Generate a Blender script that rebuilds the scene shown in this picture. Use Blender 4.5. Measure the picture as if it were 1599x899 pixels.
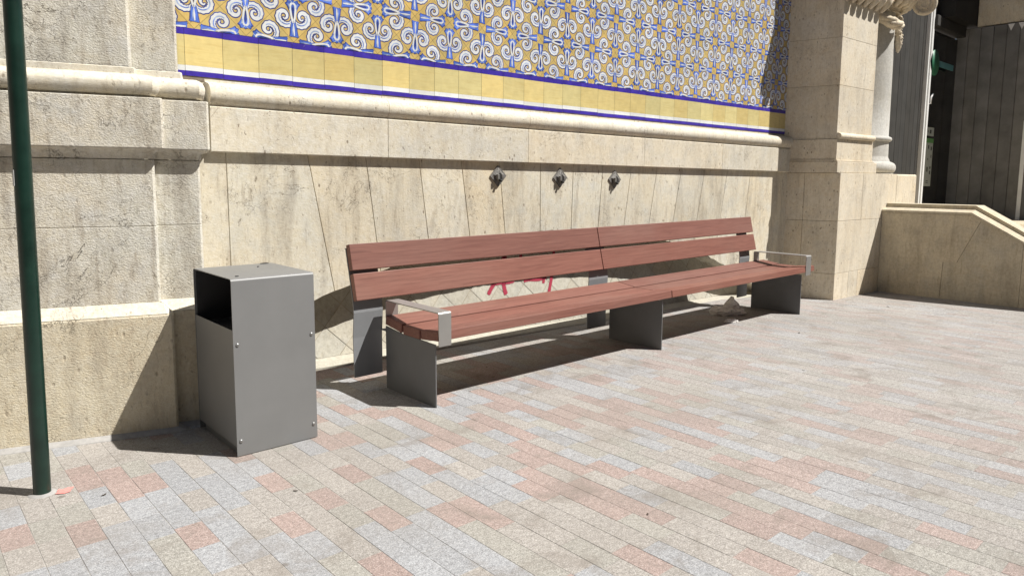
import bpy, bmesh, math, random
from mathutils import Vector, Matrix, noise as mnoise

random.seed(11)
R = math.radians
scene = bpy.context.scene
for o in list(bpy.data.objects):
    bpy.data.objects.remove(o)
col = scene.collection

# ------------------------------------------------------------------ camera
CAM_H = 1.42
F_PX, PITCH, ROLL, YAW = 1102.3, R(6.618), R(0.456), R(-42.133)
cam_d = bpy.data.cameras.new("camera")
cam = bpy.data.objects.new("camera", cam_d)
col.objects.link(cam)
cp, sp, cr, sr, cy, sy = (math.cos(PITCH), math.sin(PITCH), math.cos(ROLL),
                          math.sin(ROLL), math.cos(YAW), math.sin(YAW))
fw = Vector((-sy * cp, cy * cp, -sp))
rt = Vector((cy, sy, 0))
up = rt.cross(fw)
r2 = cr * rt + sr * up
u2 = -sr * rt + cr * up
m = Matrix((r2, u2, -fw)).transposed().to_4x4()
m.translation = Vector((0, 0, CAM_H))
cam.matrix_world = m
cam_d.sensor_fit = 'HORIZONTAL'
cam_d.sensor_width = 36.0
cam_d.lens = F_PX / 1599.0 * 36.0
cam_d.shift_x = -7.26 / 1599.0
cam_d.shift_y = -42.44 / 1599.0
cam_d.clip_start = 0.05
cam_d.clip_end = 1000
scene.camera = cam

# ------------------------------------------------------------------ light
SUN_EL = R(54.0)
SUN_H = Vector((0.643, -0.766))
world = bpy.data.worlds.new("World")
scene.world = world
world.use_nodes = True
wn = world.node_tree.nodes
wl_ = world.node_tree.links
wn.clear()
sky = wn.new('ShaderNodeTexSky')
sky.sky_type = 'NISHITA'
sky.sun_disc = False
sky.sun_elevation = SUN_EL
sky.sun_rotation = math.atan2(SUN_H.x, SUN_H.y)
sky.air_density = 1.0
sky.dust_density = 0.6
bg = wn.new('ShaderNodeBackground')
bg.inputs['Strength'].default_value = 0.05
wo = wn.new('ShaderNodeOutputWorld')
wl_.new(sky.outputs[0], bg.inputs[0])
wl_.new(bg.outputs[0], wo.inputs[0])

sun_d = bpy.data.lights.new("sun", 'SUN')
sun_d.energy = 5.0
sun_d.angle = R(0.5)
sun_d.color = (1.0, 0.965, 0.915)
sun = bpy.data.objects.new("sun", sun_d)
col.objects.link(sun)
to_sun = Vector((SUN_H.x * math.cos(SUN_EL), SUN_H.y * math.cos(SUN_EL), math.sin(SUN_EL)))
sun.rotation_euler = to_sun.to_track_quat('Z', 'Y').to_euler()
sun.location = (4, -6, 9)

vs = scene.view_settings
scene.display_settings.display_device = 'sRGB'
vs.view_transform = 'Standard'
vs.look = 'None'
vs.exposure = 0.52
vs.gamma = 1.0
vs.use_curve_mapping = False


# ------------------------------------------------------------------ materials
def new_mat(name):
    mt = bpy.data.materials.new(name)
    mt.use_nodes = True
    nt = mt.node_tree
    nt.nodes.clear()
    out = nt.nodes.new('ShaderNodeOutputMaterial')
    b = nt.nodes.new('ShaderNodeBsdfPrincipled')
    nt.links.new(b.outputs[0], out.inputs[0])
    return mt, nt, b


def N(nt, kind, **kw):
    n = nt.nodes.new(kind)
    for k, v in kw.items():
        setattr(n, k, v)
    return n


def setin(nt, n, name, v):
    s = n.inputs[name]
    if isinstance(v, bpy.types.NodeSocket):
        nt.links.new(v, s)
    else:
        s.default_value = v


def math_(nt, op, a, b=None, c=None, clamp=False):
    n = N(nt, 'ShaderNodeMath', operation=op, use_clamp=clamp)
    setin(nt, n, 0, a)
    if b is not None:
        setin(nt, n, 1, b)
    if c is not None:
        setin(nt, n, 2, c)
    return n.outputs[0]


def mixc(nt, fac, a, b, mode='MIX'):
    n = N(nt, 'ShaderNodeMix', data_type='RGBA', blend_type=mode)
    setin(nt, n, 0, fac)
    for sock, v in ((6, a), (7, b)):
        if isinstance(v, bpy.types.NodeSocket):
            nt.links.new(v, n.inputs[sock])
        else:
            n.inputs[sock].default_value = (*v, 1) if len(v) == 3 else v
    return n.outputs[2]


def coords(nt, scale=(1, 1, 1), kind='Object'):
    tc = N(nt, 'ShaderNodeTexCoord')
    mp = N(nt, 'ShaderNodeMapping')
    mp.inputs['Scale'].default_value = scale
    nt.links.new(tc.outputs[kind], mp.inputs[0])
    return mp.outputs[0]


def noise_(nt, vec, scale, detail=4, rough=0.55, distort=0.0, out='Fac'):
    n = N(nt, 'ShaderNodeTexNoise')
    nt.links.new(vec, n.inputs['Vector'])
    n.inputs['Scale'].default_value = scale
    n.inputs['Detail'].default_value = detail
    n.inputs['Roughness'].default_value = rough
    n.inputs['Distortion'].default_value = distort
    return n.outputs[out]


def ramp(nt, v, lo, hi):
    n = N(nt, 'ShaderNodeMapRange')
    n.clamp = True
    setin(nt, n, 'Value', v)
    n.inputs['From Min'].default_value = lo
    n.inputs['From Max'].default_value = hi
    return n.outputs[0]


def attr(nt, name='tint'):
    return N(nt, 'ShaderNodeAttribute', attribute_name=name).outputs['Color']


def bump(nt, b, h, strength, dist, prev=None):
    n = N(nt, 'ShaderNodeBump')
    n.inputs['Strength'].default_value = strength
    n.inputs['Distance'].default_value = dist
    nt.links.new(h, n.inputs['Height'])
    if prev is not None:
        nt.links.new(prev, n.inputs['Normal'])
    nt.links.new(n.outputs[0], b.inputs['Normal'])
    return n.outputs[0]


def stone_mat(name, pale, warm, grey, rough_bump=0.5, pits=0.5, cracks=0.6, streak=0.5, hammer=60.0, dirt=0.35, tooth=0.004):
    mt, nt, b = new_mat(name)
    v = coords(nt)
    vv = coords(nt, (1, 1, 0.16))
    big = noise_(nt, v, 1.3, 3, 0.6)
    mid = noise_(nt, v, 5.5, 5, 0.62)
    fine = noise_(nt, v, 30, 7, 0.86)
    st = noise_(nt, vv, 7.5, 5, 0.6, 0.5)
    st2 = noise_(nt, vv, 26, 3, 0.6, 0.2)
    c = mixc(nt, ramp(nt, big, 0.36, 0.66), pale, warm)
    c = mixc(nt, ramp(nt, mid, 0.46, 0.72), c, grey)
    # ochre veins and blotches
    c = mixc(nt, math_(nt, 'MULTIPLY', ramp(nt, noise_(nt, v, 3.2, 6, 0.7, 1.2), 0.58, 0.76), 0.32), c,
             (warm[0] * 0.78, warm[1] * 0.66, warm[2] * 0.48))
    # vertical run-off streaks
    s_f = math_(nt, 'MULTIPLY', ramp(nt, st, 0.48, 0.72), streak)
    c = mixc(nt, s_f, c, (0.20, 0.165, 0.12))
    s_f2 = math_(nt, 'MULTIPLY', ramp(nt, st2, 0.57, 0.72), streak * 0.8)
    c = mixc(nt, s_f2, c, (0.25, 0.19, 0.125))
    # thin cracks
    cn = noise_(nt, v, 2.7, 7, 0.62, 0.6)
    ca = math_(nt, 'ABSOLUTE', math_(nt, 'SUBTRACT', cn, 0.5))
    cmask = ramp(nt, noise_(nt, v, 1.9, 2, 0.5), 0.50, 0.60)
    crack = math_(nt, 'MULTIPLY', math_(nt, 'SUBTRACT', 1.0, ramp(nt, ca, 0.0006, 0.0045)), cmask)
    cn2 = noise_(nt, v, 9, 5, 0.6, 0.4)
    ca2 = math_(nt, 'ABSOLUTE', math_(nt, 'SUBTRACT', cn2, 0.5))
    cmask2 = ramp(nt, noise_(nt, v, 4.3, 2, 0.5), 0.54, 0.62)
    crack2 = math_(nt, 'MULTIPLY', math_(nt, 'MULTIPLY', math_(nt, 'SUBTRACT', 1.0, ramp(nt, ca2, 0.001, 0.009)), cmask2), 0.5)
    crk = math_(nt, 'MULTIPLY', math_(nt, 'MAXIMUM', crack, crack2), cracks)
    c = mixc(nt, math_(nt, 'MULTIPLY', crk, 0.75), c, (0.17, 0.125, 0.085))
    # pits
    vo = N(nt, 'ShaderNodeTexVoronoi')
    nt.links.new(coords(nt, (1, 1, 0.55)), vo.inputs['Vector'])
    vo.inputs['Scale'].default_value = 26
    pit = math_(nt, 'MULTIPLY', math_(nt, 'SUBTRACT', 1.0, ramp(nt, vo.outputs['Distance'], 0.10, 0.26)),
                ramp(nt, noise_(nt, v, 6.5, 3, 0.6), 0.52, 0.62))
    vo2 = noise_(nt, coords(nt, (1, 1, 0.4)), 55, 3, 0.6)
    pit2 = ramp(nt, vo2, 0.66, 0.74)
    pp = math_(nt, 'MULTIPLY', math_(nt, 'MAXIMUM', pit, pit2), pits)
    c = mixc(nt, pp, c, (0.17, 0.125, 0.08))
    # fine grain
    c = mixc(nt, 0.55, c, mixc(nt, ramp(nt, fine, 0.34, 0.66), (0.33, 0.32, 0.30), (0.675, 0.67, 0.66)), 'OVERLAY')
    vg = noise_(nt, coords(nt, (1, 1, 0.22)), 48, 4, 0.7)
    c = mixc(nt, math_(nt, 'MULTIPLY', ramp(nt, vg, 0.56, 0.70), 0.38), c, (0.27, 0.215, 0.15))
    # dirt
    dn = noise_(nt, v, 2.2, 6, 0.68)
    c = mixc(nt, math_(nt, 'MULTIPLY', ramp(nt, dn, 0.50, 0.74), dirt), c, (0.21, 0.18, 0.14))
    c = mixc(nt, 1.0, c, attr(nt), 'MULTIPLY')
    nt.links.new(c, b.inputs['Base Color'])
    b.inputs['Roughness'].default_value = 0.86
    b.inputs['Specular IOR Level'].default_value = 0.25
    hm = noise_(nt, coords(nt, (1, 1, 1.5)), hammer, 5, 0.62)
    h = math_(nt, 'ADD', math_(nt, 'MULTIPLY', hm, 1.0), math_(nt, 'MULTIPLY', mid, 1.2))
    h = math_(nt, 'SUBTRACT', h, math_(nt, 'MULTIPLY', pp, 1.3))
    h = math_(nt, 'SUBTRACT', h, math_(nt, 'MULTIPLY', crk, 1.2))
    bump(nt, b, h, rough_bump, tooth)
    return mt


def plain_mat(name, c, rough=0.5, metallic=0.0, spec=0.5, var=0.12, scale=8, bump_s=0.0, bump_scale=200, rough_var=0.1, tint=False):
    mt, nt, b = new_mat(name)
    v = coords(nt)
    n = noise_(nt, v, scale, 5, 0.6)
    f = ramp(nt, n, 0.3, 0.7)
    dark = tuple(x * (1 - var) for x in c)
    lite = tuple(min(1, x * (1 + var)) for x in c)
    cc = mixc(nt, f, dark, lite)
    if tint:
        cc = mixc(nt, 1.0, cc, attr(nt), 'MULTIPLY')
    nt.links.new(cc, b.inputs['Base Color'])
    n2 = noise_(nt, v, scale * 4, 4, 0.6)
    rr = math_(nt, 'ADD', rough - rough_var / 2, math_(nt, 'MULTIPLY', n2, rough_var))
    nt.links.new(rr, b.inputs['Roughness'])
    b.inputs['Metallic'].default_value = metallic
    b.inputs['Specular IOR Level'].default_value = spec
    if bump_s:
        bump(nt, b, noise_(nt, v, bump_scale, 3, 0.6), bump_s, 0.002)
    return mt


def wood_mat(name, c1, c2, dark):
    mt, nt, b = new_mat(name)
    v = coords(nt, (0.55, 9, 9))
    v2 = coords(nt, (1.2, 60, 60))
    g = noise_(nt, v, 3.0, 6, 0.62, 0.9)
    g2 = noise_(nt, v2, 2.2, 4, 0.6, 0.2)
    big = noise_(nt, coords(nt, (1, 2, 2)), 1.2, 3, 0.5)
    c = mixc(nt, ramp(nt, g, 0.32, 0.68), c1, c2)
    c = mixc(nt, math_(nt, 'MULTIPLY', ramp(nt, big, 0.42, 0.66), 0.5), c, (c2[0] * 1.0, c2[1] * 1.25, c2[2] * 1.3))
    c = mixc(nt, math_(nt, 'MULTIPLY', ramp(nt, g2, 0.50, 0.74), 0.55), c, dark)
    ring = N(nt, 'ShaderNodeTexWave', wave_type='BANDS', bands_direction='Z', wave_profile='SAW')
    nt.links.new(coords(nt, (0.25, 1.0, 1.0)), ring.inputs['Vector'])
    ring.inputs['Scale'].default_value = 9
    ring.inputs['Distortion'].default_value = 14
    ring.inputs['Detail'].default_value = 3
    ring.inputs['Detail Scale'].default_value = 0.8
    c = mixc(nt, math_(nt, 'MULTIPLY', ramp(nt, ring.outputs['Fac'], 0.55, 1.0), 0.22), c, dark)
    c = mixc(nt, 1.0, c, attr(nt), 'MULTIPLY')
    nt.links.new(c, b.inputs['Base Color'])
    b.inputs['Roughness'].default_value = 0.55
    b.inputs['Specular IOR Level'].default_value = 0.35
    bump(nt, b, g2, 0.25, 0.0015)
    return mt


def paver_mat(name):
    mt, nt, b = new_mat(name)
    v = coords(nt)
    t = attr(nt)
    sp1 = noise_(nt, v, 240, 2, 0.7)
    sp2 = noise_(nt, v, 125, 3, 0.75)
    f1 = ramp(nt, sp1, 0.34, 0.64)
    c = mixc(nt, math_(nt, 'MULTIPLY', math_(nt, 'SUBTRACT', 1.0, f1), 0.85), t, mixc(nt, 0.72, t, (0.05, 0.045, 0.045)))
    c = mixc(nt, math_(nt, 'MULTIPLY', ramp(nt, sp2, 0.54, 0.68), 0.6), c, mixc(nt, 0.4, t, (0.80, 0.78, 0.75)))
    c = mixc(nt, math_(nt, 'MULTIPLY', math_(nt, 'SUBTRACT', 1.0, ramp(nt, sp2, 0.36, 0.48)), 0.75), c, mixc(nt, 0.6, t, (0.08, 0.07, 0.065)))
    sp3 = noise_(nt, v, 46, 6, 0.85)
    c = mixc(nt, 0.62, c, mixc(nt, ramp(nt, sp3, 0.36, 0.64), (0.27, 0.26, 0.255), (0.72, 0.72, 0.715)), 'OVERLAY')
    # traffic dirt and stains in irregular patches
    d = noise_(nt, v, 0.9, 5, 0.62, 0.5)
    c = mixc(nt, math_(nt, 'MULTIPLY', ramp(nt, d, 0.47, 0.68), 0.38), c, (0.25, 0.225, 0.195))
    d2 = noise_(nt, v, 3.1, 4, 0.65, 0.8)
    c = mixc(nt, math_(nt, 'MULTIPLY', ramp(nt, d2, 0.53, 0.70), 0.55), c, (0.195, 0.17, 0.145))
    # spots of old chewing gum
    vo = N(nt, 'ShaderNodeTexVoronoi')
    nt.links.new(v, vo.inputs['Vector'])
    vo.inputs['Scale'].default_value = 2.6
    gum = math_(nt, 'MULTIPLY', math_(nt, 'SUBTRACT', 1.0, ramp(nt, vo.outputs['Distance'], 0.030, 0.050)),
                ramp(nt, noise_(nt, v, 1.7, 2), 0.48, 0.55))
    c = mixc(nt, math_(nt, 'MULTIPLY', gum, 0.6), c, (0.14, 0.12, 0.10))
    nt.links.new(c, b.inputs['Base Color'])
    b.inputs['Roughness'].default_value = 0.88
    b.inputs['Specular IOR Level'].default_value = 0.25
    bump(nt, b, math_(nt, 'ADD', sp1, sp2), 0.35, 0.002)
    return mt


def glaze_mat(name, c, var=0.1, streaks=0.0, dirtc=None):
    mt, nt, b = new_mat(name)
    v = coords(nt)
    n = noise_(nt, v, 14, 4, 0.6)
    cc = mixc(nt, ramp(nt, n, 0.3, 0.7), tuple(x * (1 - var) for x in c), tuple(min(1, x * (1 + var)) for x in c))
    if streaks:
        s = noise_(nt, coords(nt, (4, 4, 45)), 2.0, 4, 0.6)
        cc = mixc(nt, math_(nt, 'MULTIPLY', ramp(nt, s, 0.5, 0.75), streaks), cc, (c[0] * 0.72, c[1] * 0.6, c[2] * 0.35))
    chip = ramp(nt, noise_(nt, v, 34, 4, 0.7), 0.68, 0.72)
    chip = math_(nt, 'MULTIPLY', chip, ramp(nt, noise_(nt, v, 1.1, 2), 0.5, 0.62))
    cc = mixc(nt, math_(nt, 'MULTIPLY', chip, 0.75), cc, (0.38, 0.27, 0.19))
    cc = mixc(nt, 1.0, cc, attr(nt), 'MULTIPLY')
    nt.links.new(cc, b.inputs['Base Color'])
    b.inputs['Roughness'].default_value = 0.3
    b.inputs['Specular IOR Level'].default_value = 0.4
    bump(nt, b, n, 0.15, 0.004)
    return mt


M = {}
M['wall'] = stone_mat('cream_limestone', (0.695, 0.645, 0.53), (0.665, 0.59, 0.45), (0.61, 0.585, 0.51), 0.6, 0.75, 0.8, 0.45, 55, 0.18)
M['band'] = stone_mat('pale_limestone', (0.695, 0.65, 0.545), (0.665, 0.605, 0.485), (0.62, 0.595, 0.525), 0.55, 0.7, 0.7, 0.2, 65, 0.14)
M['pil'] = stone_mat('hammered_limestone', (0.68, 0.66, 0.585), (0.675, 0.615, 0.505), (0.615, 0.60, 0.55), 1.0, 0.3, 1.0, 0.5, 95, 0.20, 0.006)
M['plinth'] = stone_mat('yellowed_limestone', (0.68, 0.62, 0.485), (0.63, 0.54, 0.385), (0.59, 0.545, 0.445), 0.9, 0.5, 1.0, 0.3, 80, 0.34, 0.006)
M['pier'] = stone_mat('travertine', (0.70, 0.635, 0.52), (0.66, 0.57, 0.43), (0.63, 0.575, 0.48), 0.4, 0.8, 0.5, 0.22, 40, 0.22)
M['column'] = stone_mat('white_marble', (0.50, 0.495, 0.47), (0.49, 0.475, 0.43), (0.455, 0.45, 0.425), 0.12, 0.12, 0.12, 0.12, 40, 0.1)
M['cheek'] = stone_mat('sandstone', (0.58, 0.52, 0.40), (0.55, 0.475, 0.345), (0.49, 0.445, 0.36), 0.3, 0.3, 0.3, 0.35, 40, 0.42)
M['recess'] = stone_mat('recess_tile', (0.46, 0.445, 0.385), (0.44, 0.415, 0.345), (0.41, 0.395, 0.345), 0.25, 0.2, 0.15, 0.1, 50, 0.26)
M['grout'] = plain_mat('grout', (0.23, 0.19, 0.14), 0.95, var=0.3)
M['rgrout'] = plain_mat('pale_grout', (0.30, 0.265, 0.20), 0.95, var=0.3, scale=14)
M['joint'] = plain_mat('paving_joint', (0.35, 0.333, 0.305), 0.95, var=0.55, scale=2.2)
M['paver'] = paver_mat('granite_paver')
M['yellow'] = glaze_mat('ochre_glaze', (0.57, 0.425, 0.155), 0.14)
M['cream'] = glaze_mat('yellow_glaze', (0.65, 0.545, 0.25), 0.08, 0.35)
M['white'] = glaze_mat('white_glaze', (0.68, 0.70, 0.70), 0.07)
M['navy'] = glaze_mat('navy_glaze', (0.04, 0.06, 0.23), 0.35)
M['blue'] = glaze_mat('blue_glaze', (0.085, 0.16, 0.56), 0.3)
M['paleblue'] = glaze_mat('pale_blue_glaze', (0.36, 0.45, 0.66), 0.25)
M['stripe'] = glaze_mat('ultramarine_glaze', (0.055, 0.035, 0.33), 0.2)
M['wood'] = wood_mat('red_hardwood', (0.190, 0.076, 0.056), (0.245, 0.108, 0.080), (0.100, 0.038, 0.029))
M['binpaint'] = plain_mat('grey_paint', (0.185, 0.186, 0.184), 0.42, 0.0, 0.5, 0.06, 3, 0.06, 900)
M['legpaint'] = plain_mat('charcoal_paint', (0.140, 0.143, 0.145), 0.5, 0.0, 0.5, 0.10, 4, 0.06, 900)
M['backpaint'] = plain_mat('mid_grey_paint', (0.215, 0.222, 0.23), 0.5, 0.0, 0.5, 0.08, 4, 0.06, 900)
M['steel'] = plain_mat('brushed_steel', (0.40, 0.395, 0.38), 0.45, 0.7, 0.5, 0.05, 5)
M['bolt'] = plain_mat('bolt_metal', (0.36, 0.36, 0.35), 0.42, 0.8)
M['black'] = plain_mat('dark_liner', (0.045, 0.045, 0.045), 0.6)
M['pole'] = plain_mat('dark_green_paint', (0.007, 0.026, 0.018), 0.33, 0.0, 0.5, 0.35, 6, 0.08, 60)
M['mortar'] = plain_mat('mortar', (0.34, 0.33, 0.315), 0.9, var=0.15, scale=30)
M['spout'] = plain_mat('weathered_lead', (0.20, 0.19, 0.175), 0.55, 0.25, 0.5, 0.45, 30, 0.5, 90)
M['spoutdark'] = plain_mat('dark_lead', (0.025, 0.024, 0.022), 0.7)
M['boards'] = plain_mat('dark_boards', (0.185, 0.180, 0.171), 0.7, 0.0, 0.3, 0.25, 3, 0.3, 60, tint=True)
M['doorboards'] = plain_mat('brown_black_boards', (0.040, 0.038, 0.034), 0.75, 0.0, 0.3, 0.25, 3, 0.3, 60, tint=True)
M['frame'] = plain_mat('pale_frame', (0.80, 0.80, 0.78), 0.5, 0.0, 0.5, 0.06, 6)
M['darkframe'] = plain_mat('dark_metal', (0.06, 0.058, 0.055), 0.5, 0.2)
M['paper'] = plain_mat('crumpled_paper', (0.74, 0.71, 0.67), 0.85, var=0.12, scale=20)
M['tissue'] = plain_mat('white_tissue', (0.80, 0.78, 0.75), 0.9, var=0.05)
mt, nt, b_ = new_mat('red_spray_paint')
b_.inputs['Base Color'].default_value = (0.33, 0.014, 0.045, 1)
b_.inputs['Roughness'].default_value = 0.7
al = N(nt, 'ShaderNodeSeparateColor')
nt.links.new(attr(nt), al.inputs[0])
gn_ = noise_(nt, coords(nt), 130, 4, 0.8)
aa = math_(nt, 'ADD', al.outputs[0], math_(nt, 'MULTIPLY', math_(nt, 'SUBTRACT', gn_, 0.5), 0.9))
nt.links.new(math_(nt, 'MULTIPLY', ramp(nt, aa, 0.25, 0.85), 0.93), b_.inputs['Alpha'])
M['graffiti'] = mt
M['mark'] = plain_mat('faded_red_paint', (0.70, 0.27, 0.24), 0.8, var=0.25, scale=40)
M['sheet'] = plain_mat('notice_paper', (0.42, 0.45, 0.41), 0.7, var=0.05)
M['sheetgreen'] = plain_mat('notice_green', (0.12, 0.30, 0.10), 0.7)
M['ink'] = plain_mat('ink', (0.05, 0.055, 0.05), 0.7)
M['signgreen'] = plain_mat('sign_green', (0.03, 0.17, 0.09), 0.5)
M['signteal'] = plain_mat('sign_teal', (0.10, 0.26, 0.27), 0.5)
M['leaf'] = plain_mat('dry_leaf', (0.06, 0.042, 0.028), 0.8, var=0.3, scale=3)
M['street'] = plain_mat('plain_paving', (0.32, 0.285, 0.25), 0.9, var=0.18, scale=3, bump_s=0.3, bump_scale=120)
M['facade'] = plain_mat('grey_render', (0.30, 0.27, 0.23), 0.9, var=0.15, scale=2)
gm, gnt, gb = new_mat('dark_glass')
gv = noise_(gnt, coords(gnt), 2.0, 2)
gnt.links.new(mixc(gnt, gv, (0.012, 0.012, 0.013), (0.022, 0.021, 0.021)), gb.inputs['Base Color'])
gb.inputs['Roughness'].default_value = 0.12
gb.inputs['Specular IOR Level'].default_value = 0.35
M['glass'] = gm


# ------------------------------------------------------------------ mesh helpers
class MB:
    """Collects polygons (material slot + tint per face) for ONE mesh object."""

    def __init__(self):
        self.v, self.f, self.m, self.t, self.s = [], [], [], [], []

    def poly(self, pts, mat=0, tint=(1, 1, 1), smooth=False):
        i = len(self.v)
        self.v.extend([tuple(p) for p in pts])
        self.f.append(tuple(range(i, i + len(pts))))
        self.m.append(mat)
        self.t.append(tint)
        self.s.append(smooth)

    def add(self, verts, faces, mat=0, tint=(1, 1, 1), smooth=False):
        i = len(self.v)
        self.v.extend([tuple(p) for p in verts])
        for f in faces:
            self.f.append(tuple(i + k for k in f))
            self.m.append(mat)
            self.t.append(tint)
            self.s.append(smooth)

    def box(self, x0, x1, y0, y1, z0, z1, bev=0.0, mat=0, tint=(1, 1, 1), seg=2, xf=None):
        bm = bmesh.new()
        bmesh.ops.create_cube(bm, size=1)
        for v in bm.verts:
            v.co = Vector((x0 if v.co.x < 0 else x1, y0 if v.co.y < 0 else y1, z0 if v.co.z < 0 else z1))
        if bev > 0:
            bmesh.ops.bevel(bm, geom=bm.edges[:], offset=bev, segments=seg, affect='EDGES', profile=0.5)
        self.from_bm(bm, mat, tint, xf)

    def from_bm(self, bm, mat=0, tint=(1, 1, 1), xf=None, smooth=False):
        if xf is not None:
            bm.transform(xf)
        bm.normal_update()
        bm.verts.index_update()
        self.add([v.co[:] for v in bm.verts], [[v.index for v in f.verts] for f in bm.faces], mat, tint, smooth)
        bm.free()

    def build(self, name, mats, parent=None, sharp=None, weld=False, loc=None, rot=None):
        me = bpy.data.meshes.new(name)
        me.from_pydata(self.v, [], self.f)
        if not isinstance(mats, (list, tuple)):
            mats = [mats]
        for mm in mats:
            me.materials.append(mm)
        me.polygons.foreach_set('material_index', self.m)
        ca = me.color_attributes.new('tint', 'FLOAT_COLOR', 'CORNER')
        data = []
        for p, t in zip(me.polygons, self.t):
            if isinstance(t[0], tuple):
                for q in t:
                    data.extend([q[0], q[1], q[2], 1.0])
            else:
                data.extend([t[0], t[1], t[2], 1.0] * p.loop_total)
        ca.data.foreach_set('color', data)
        me.polygons.foreach_set('use_smooth', [bool(x) for x in self.s])
        if weld or sharp is not None:
            bm = bmesh.new()
            bm.from_mesh(me)
            bmesh.ops.remove_doubles(bm, verts=bm.verts[:], dist=1e-5)
            if sharp is not None:
                for f in bm.faces:
                    f.smooth = True
                for e in bm.edges:
                    if len(e.link_faces) != 2 or e.calc_face_angle(0) > R(sharp):
                        e.smooth = False
            bm.to_mesh(me)
            bm.free()
        me.update()
        o = bpy.data.objects.new(name, me)
        col.objects.link(o)
        if parent is not None:
            o.parent = parent
        if loc is not None:
            o.location = loc
        if rot is not None:
            o.rotation_euler = rot
        return o


def tag(o, label=None, cat=None, group=None, kind=None):
    if label:
        o['label'] = label
    if cat:
        o['category'] = cat
    if group:
        o['group'] = group
    if kind:
        o['kind'] = kind
    return o


def thing(name, label, cat, loc=(0, 0, 0), rot=(0, 0, 0), group=None):
    o = bpy.data.objects.new(name, None)
    o.empty_display_size = 0.1
    col.objects.link(o)
    o.location = loc
    o.rotation_euler = rot
    return tag(o, label, cat, group)


def copy_tree(o, parent=None):
    c = o.copy()
    col.objects.link(c)
    if parent is not None:
        c.parent = parent
    for ch in [x for x in bpy.data.objects if x.parent == o]:
        copy_tree(ch, c)
    return c


def grey(lo=0.9, hi=1.06, warm=0.02):
    g = random.uniform(lo, hi)
    w = random.uniform(-warm, warm)
    return (g * (1 + w), g, g * (1 - w * 1.5))


def path_offset(path, p):
    out = []
    n = len(path)
    for i in range(n):
        ns = []
        for a, b in ((i - 1, i), (i, i + 1)):
            if 0 <= a and b < n:
                d = (Vector(path[b]) - Vector(path[a])).normalized()
                ns.append(Vector((d.y, -d.x)))
        if len(ns) == 1:
            off = ns[0]
        else:
            off = (ns[0] + ns[1]) / (1 + ns[0].dot(ns[1]))
        out.append(Vector(path[i]) + off * p)
    return out


def sweep(mb, profile, path, mat=0, tint=(1, 1, 1), closed=True, caps=True, div=None):
    """profile: closed loop of (outward offset, z); path: plan polyline, outward on its right."""
    if div:
        pth = []
        for a, b in zip(path[:-1], path[1:]):
            L = (Vector(b) - Vector(a)).length
            k = max(1, int(L / div))
            for i in range(k):
                pth.append(tuple(Vector(a).lerp(Vector(b), i / k)))
        pth.append(path[-1])
        path = pth
    rows = []
    for p, z in profile:
        rows.append([(q.x, q.y, z) for q in path_offset(path, p)])
    n, k = len(profile), len(path)
    verts = [v for r in rows for v in r]
    faces = []
    for i in range(n if closed else n - 1):
        j = (i + 1) % n
        for c in range(k - 1):
            faces.append((i * k + c, i * k + c + 1, j * k + c + 1, j * k + c))
    if caps and closed:
        faces.append(tuple(i * k for i in range(n)))
        faces.append(tuple(i * k + k - 1 for i in reversed(range(n))))
    mb.add(verts, faces, mat, tint)


def arc(cx, cz, r, a0, a1, n):
    return [(cx + r * math.cos(R(a0 + (a1 - a0) * i / n)), cz + r * math.sin(R(a0 + (a1 - a0) * i / n))) for i in range(n + 1)]


def prism(mb, pts, v0, v1, gap=0.004, bev=0.005, mat=0, tint=(1, 1, 1)):
    """front face polygon (u,z), front at v0 (towards the street), back at v1; chamfered front edge."""
    a = sum(pts[i][0] * pts[(i + 1) % len(pts)][1] - pts[(i + 1) % len(pts)][0] * pts[i][1] for i in range(len(pts)))
    if a < 0:
        pts = pts[::-1]

    def inset(ps, d):
        out = []
        n = len(ps)
        for i in range(n):
            p0, p1, p2 = Vector(ps[i - 1]), Vector(ps[i]), Vector(ps[(i + 1) % n])
            d1, d2 = (p1 - p0), (p2 - p1)
            if d1.length < 1e-7 or d2.length < 1e-7:
                out.append(p1)
                continue
            d1.normalize()
            d2.normalize()
            n1, n2 = Vector((-d1.y, d1.x)), Vector((-d2.y, d2.x))
            k = max(0.25, 1 + n1.dot(n2))
            out.append(p1 + (n1 + n2) / k * d)
        return out
    o = inset(pts, gap / 2)
    f = inset(pts, gap / 2 + bev)
    n = len(pts)
    verts = [(p.x, v0, p.y) for p in f] + [(p.x, v0 + bev, p.y) for p in o] + [(p.x, v1, p.y) for p in o]
    faces = [tuple(range(n))]
    for i in range(n):
        j = (i + 1) % n
        faces.append((i, n + i, n + j, j))
        faces.append((n + i, 2 * n + i, 2 * n + j, n + j))
    mb.add(verts, faces, mat, tint)


def catmull(pts, per=8):
    out = []
    n = len(pts)
    for i in range(n - 1):
        p0 = pts[max(i - 1, 0)]
        p1, p2 = pts[i], pts[i + 1]
        p3 = pts[min(i + 2, n - 1)]
        for k in range(per):
            t = k / per
            out.append(tuple(0.5 * ((2 * b) + (-a + c) * t + (2 * a - 5 * b + 4 * c - d) * t * t + (-a + 3 * b - 3 * c + d) * t ** 3)
                             for a, b, c, d in zip(p0, p1, p2, p3)))
    out.append(tuple(pts[-1]))
    return out


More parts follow.
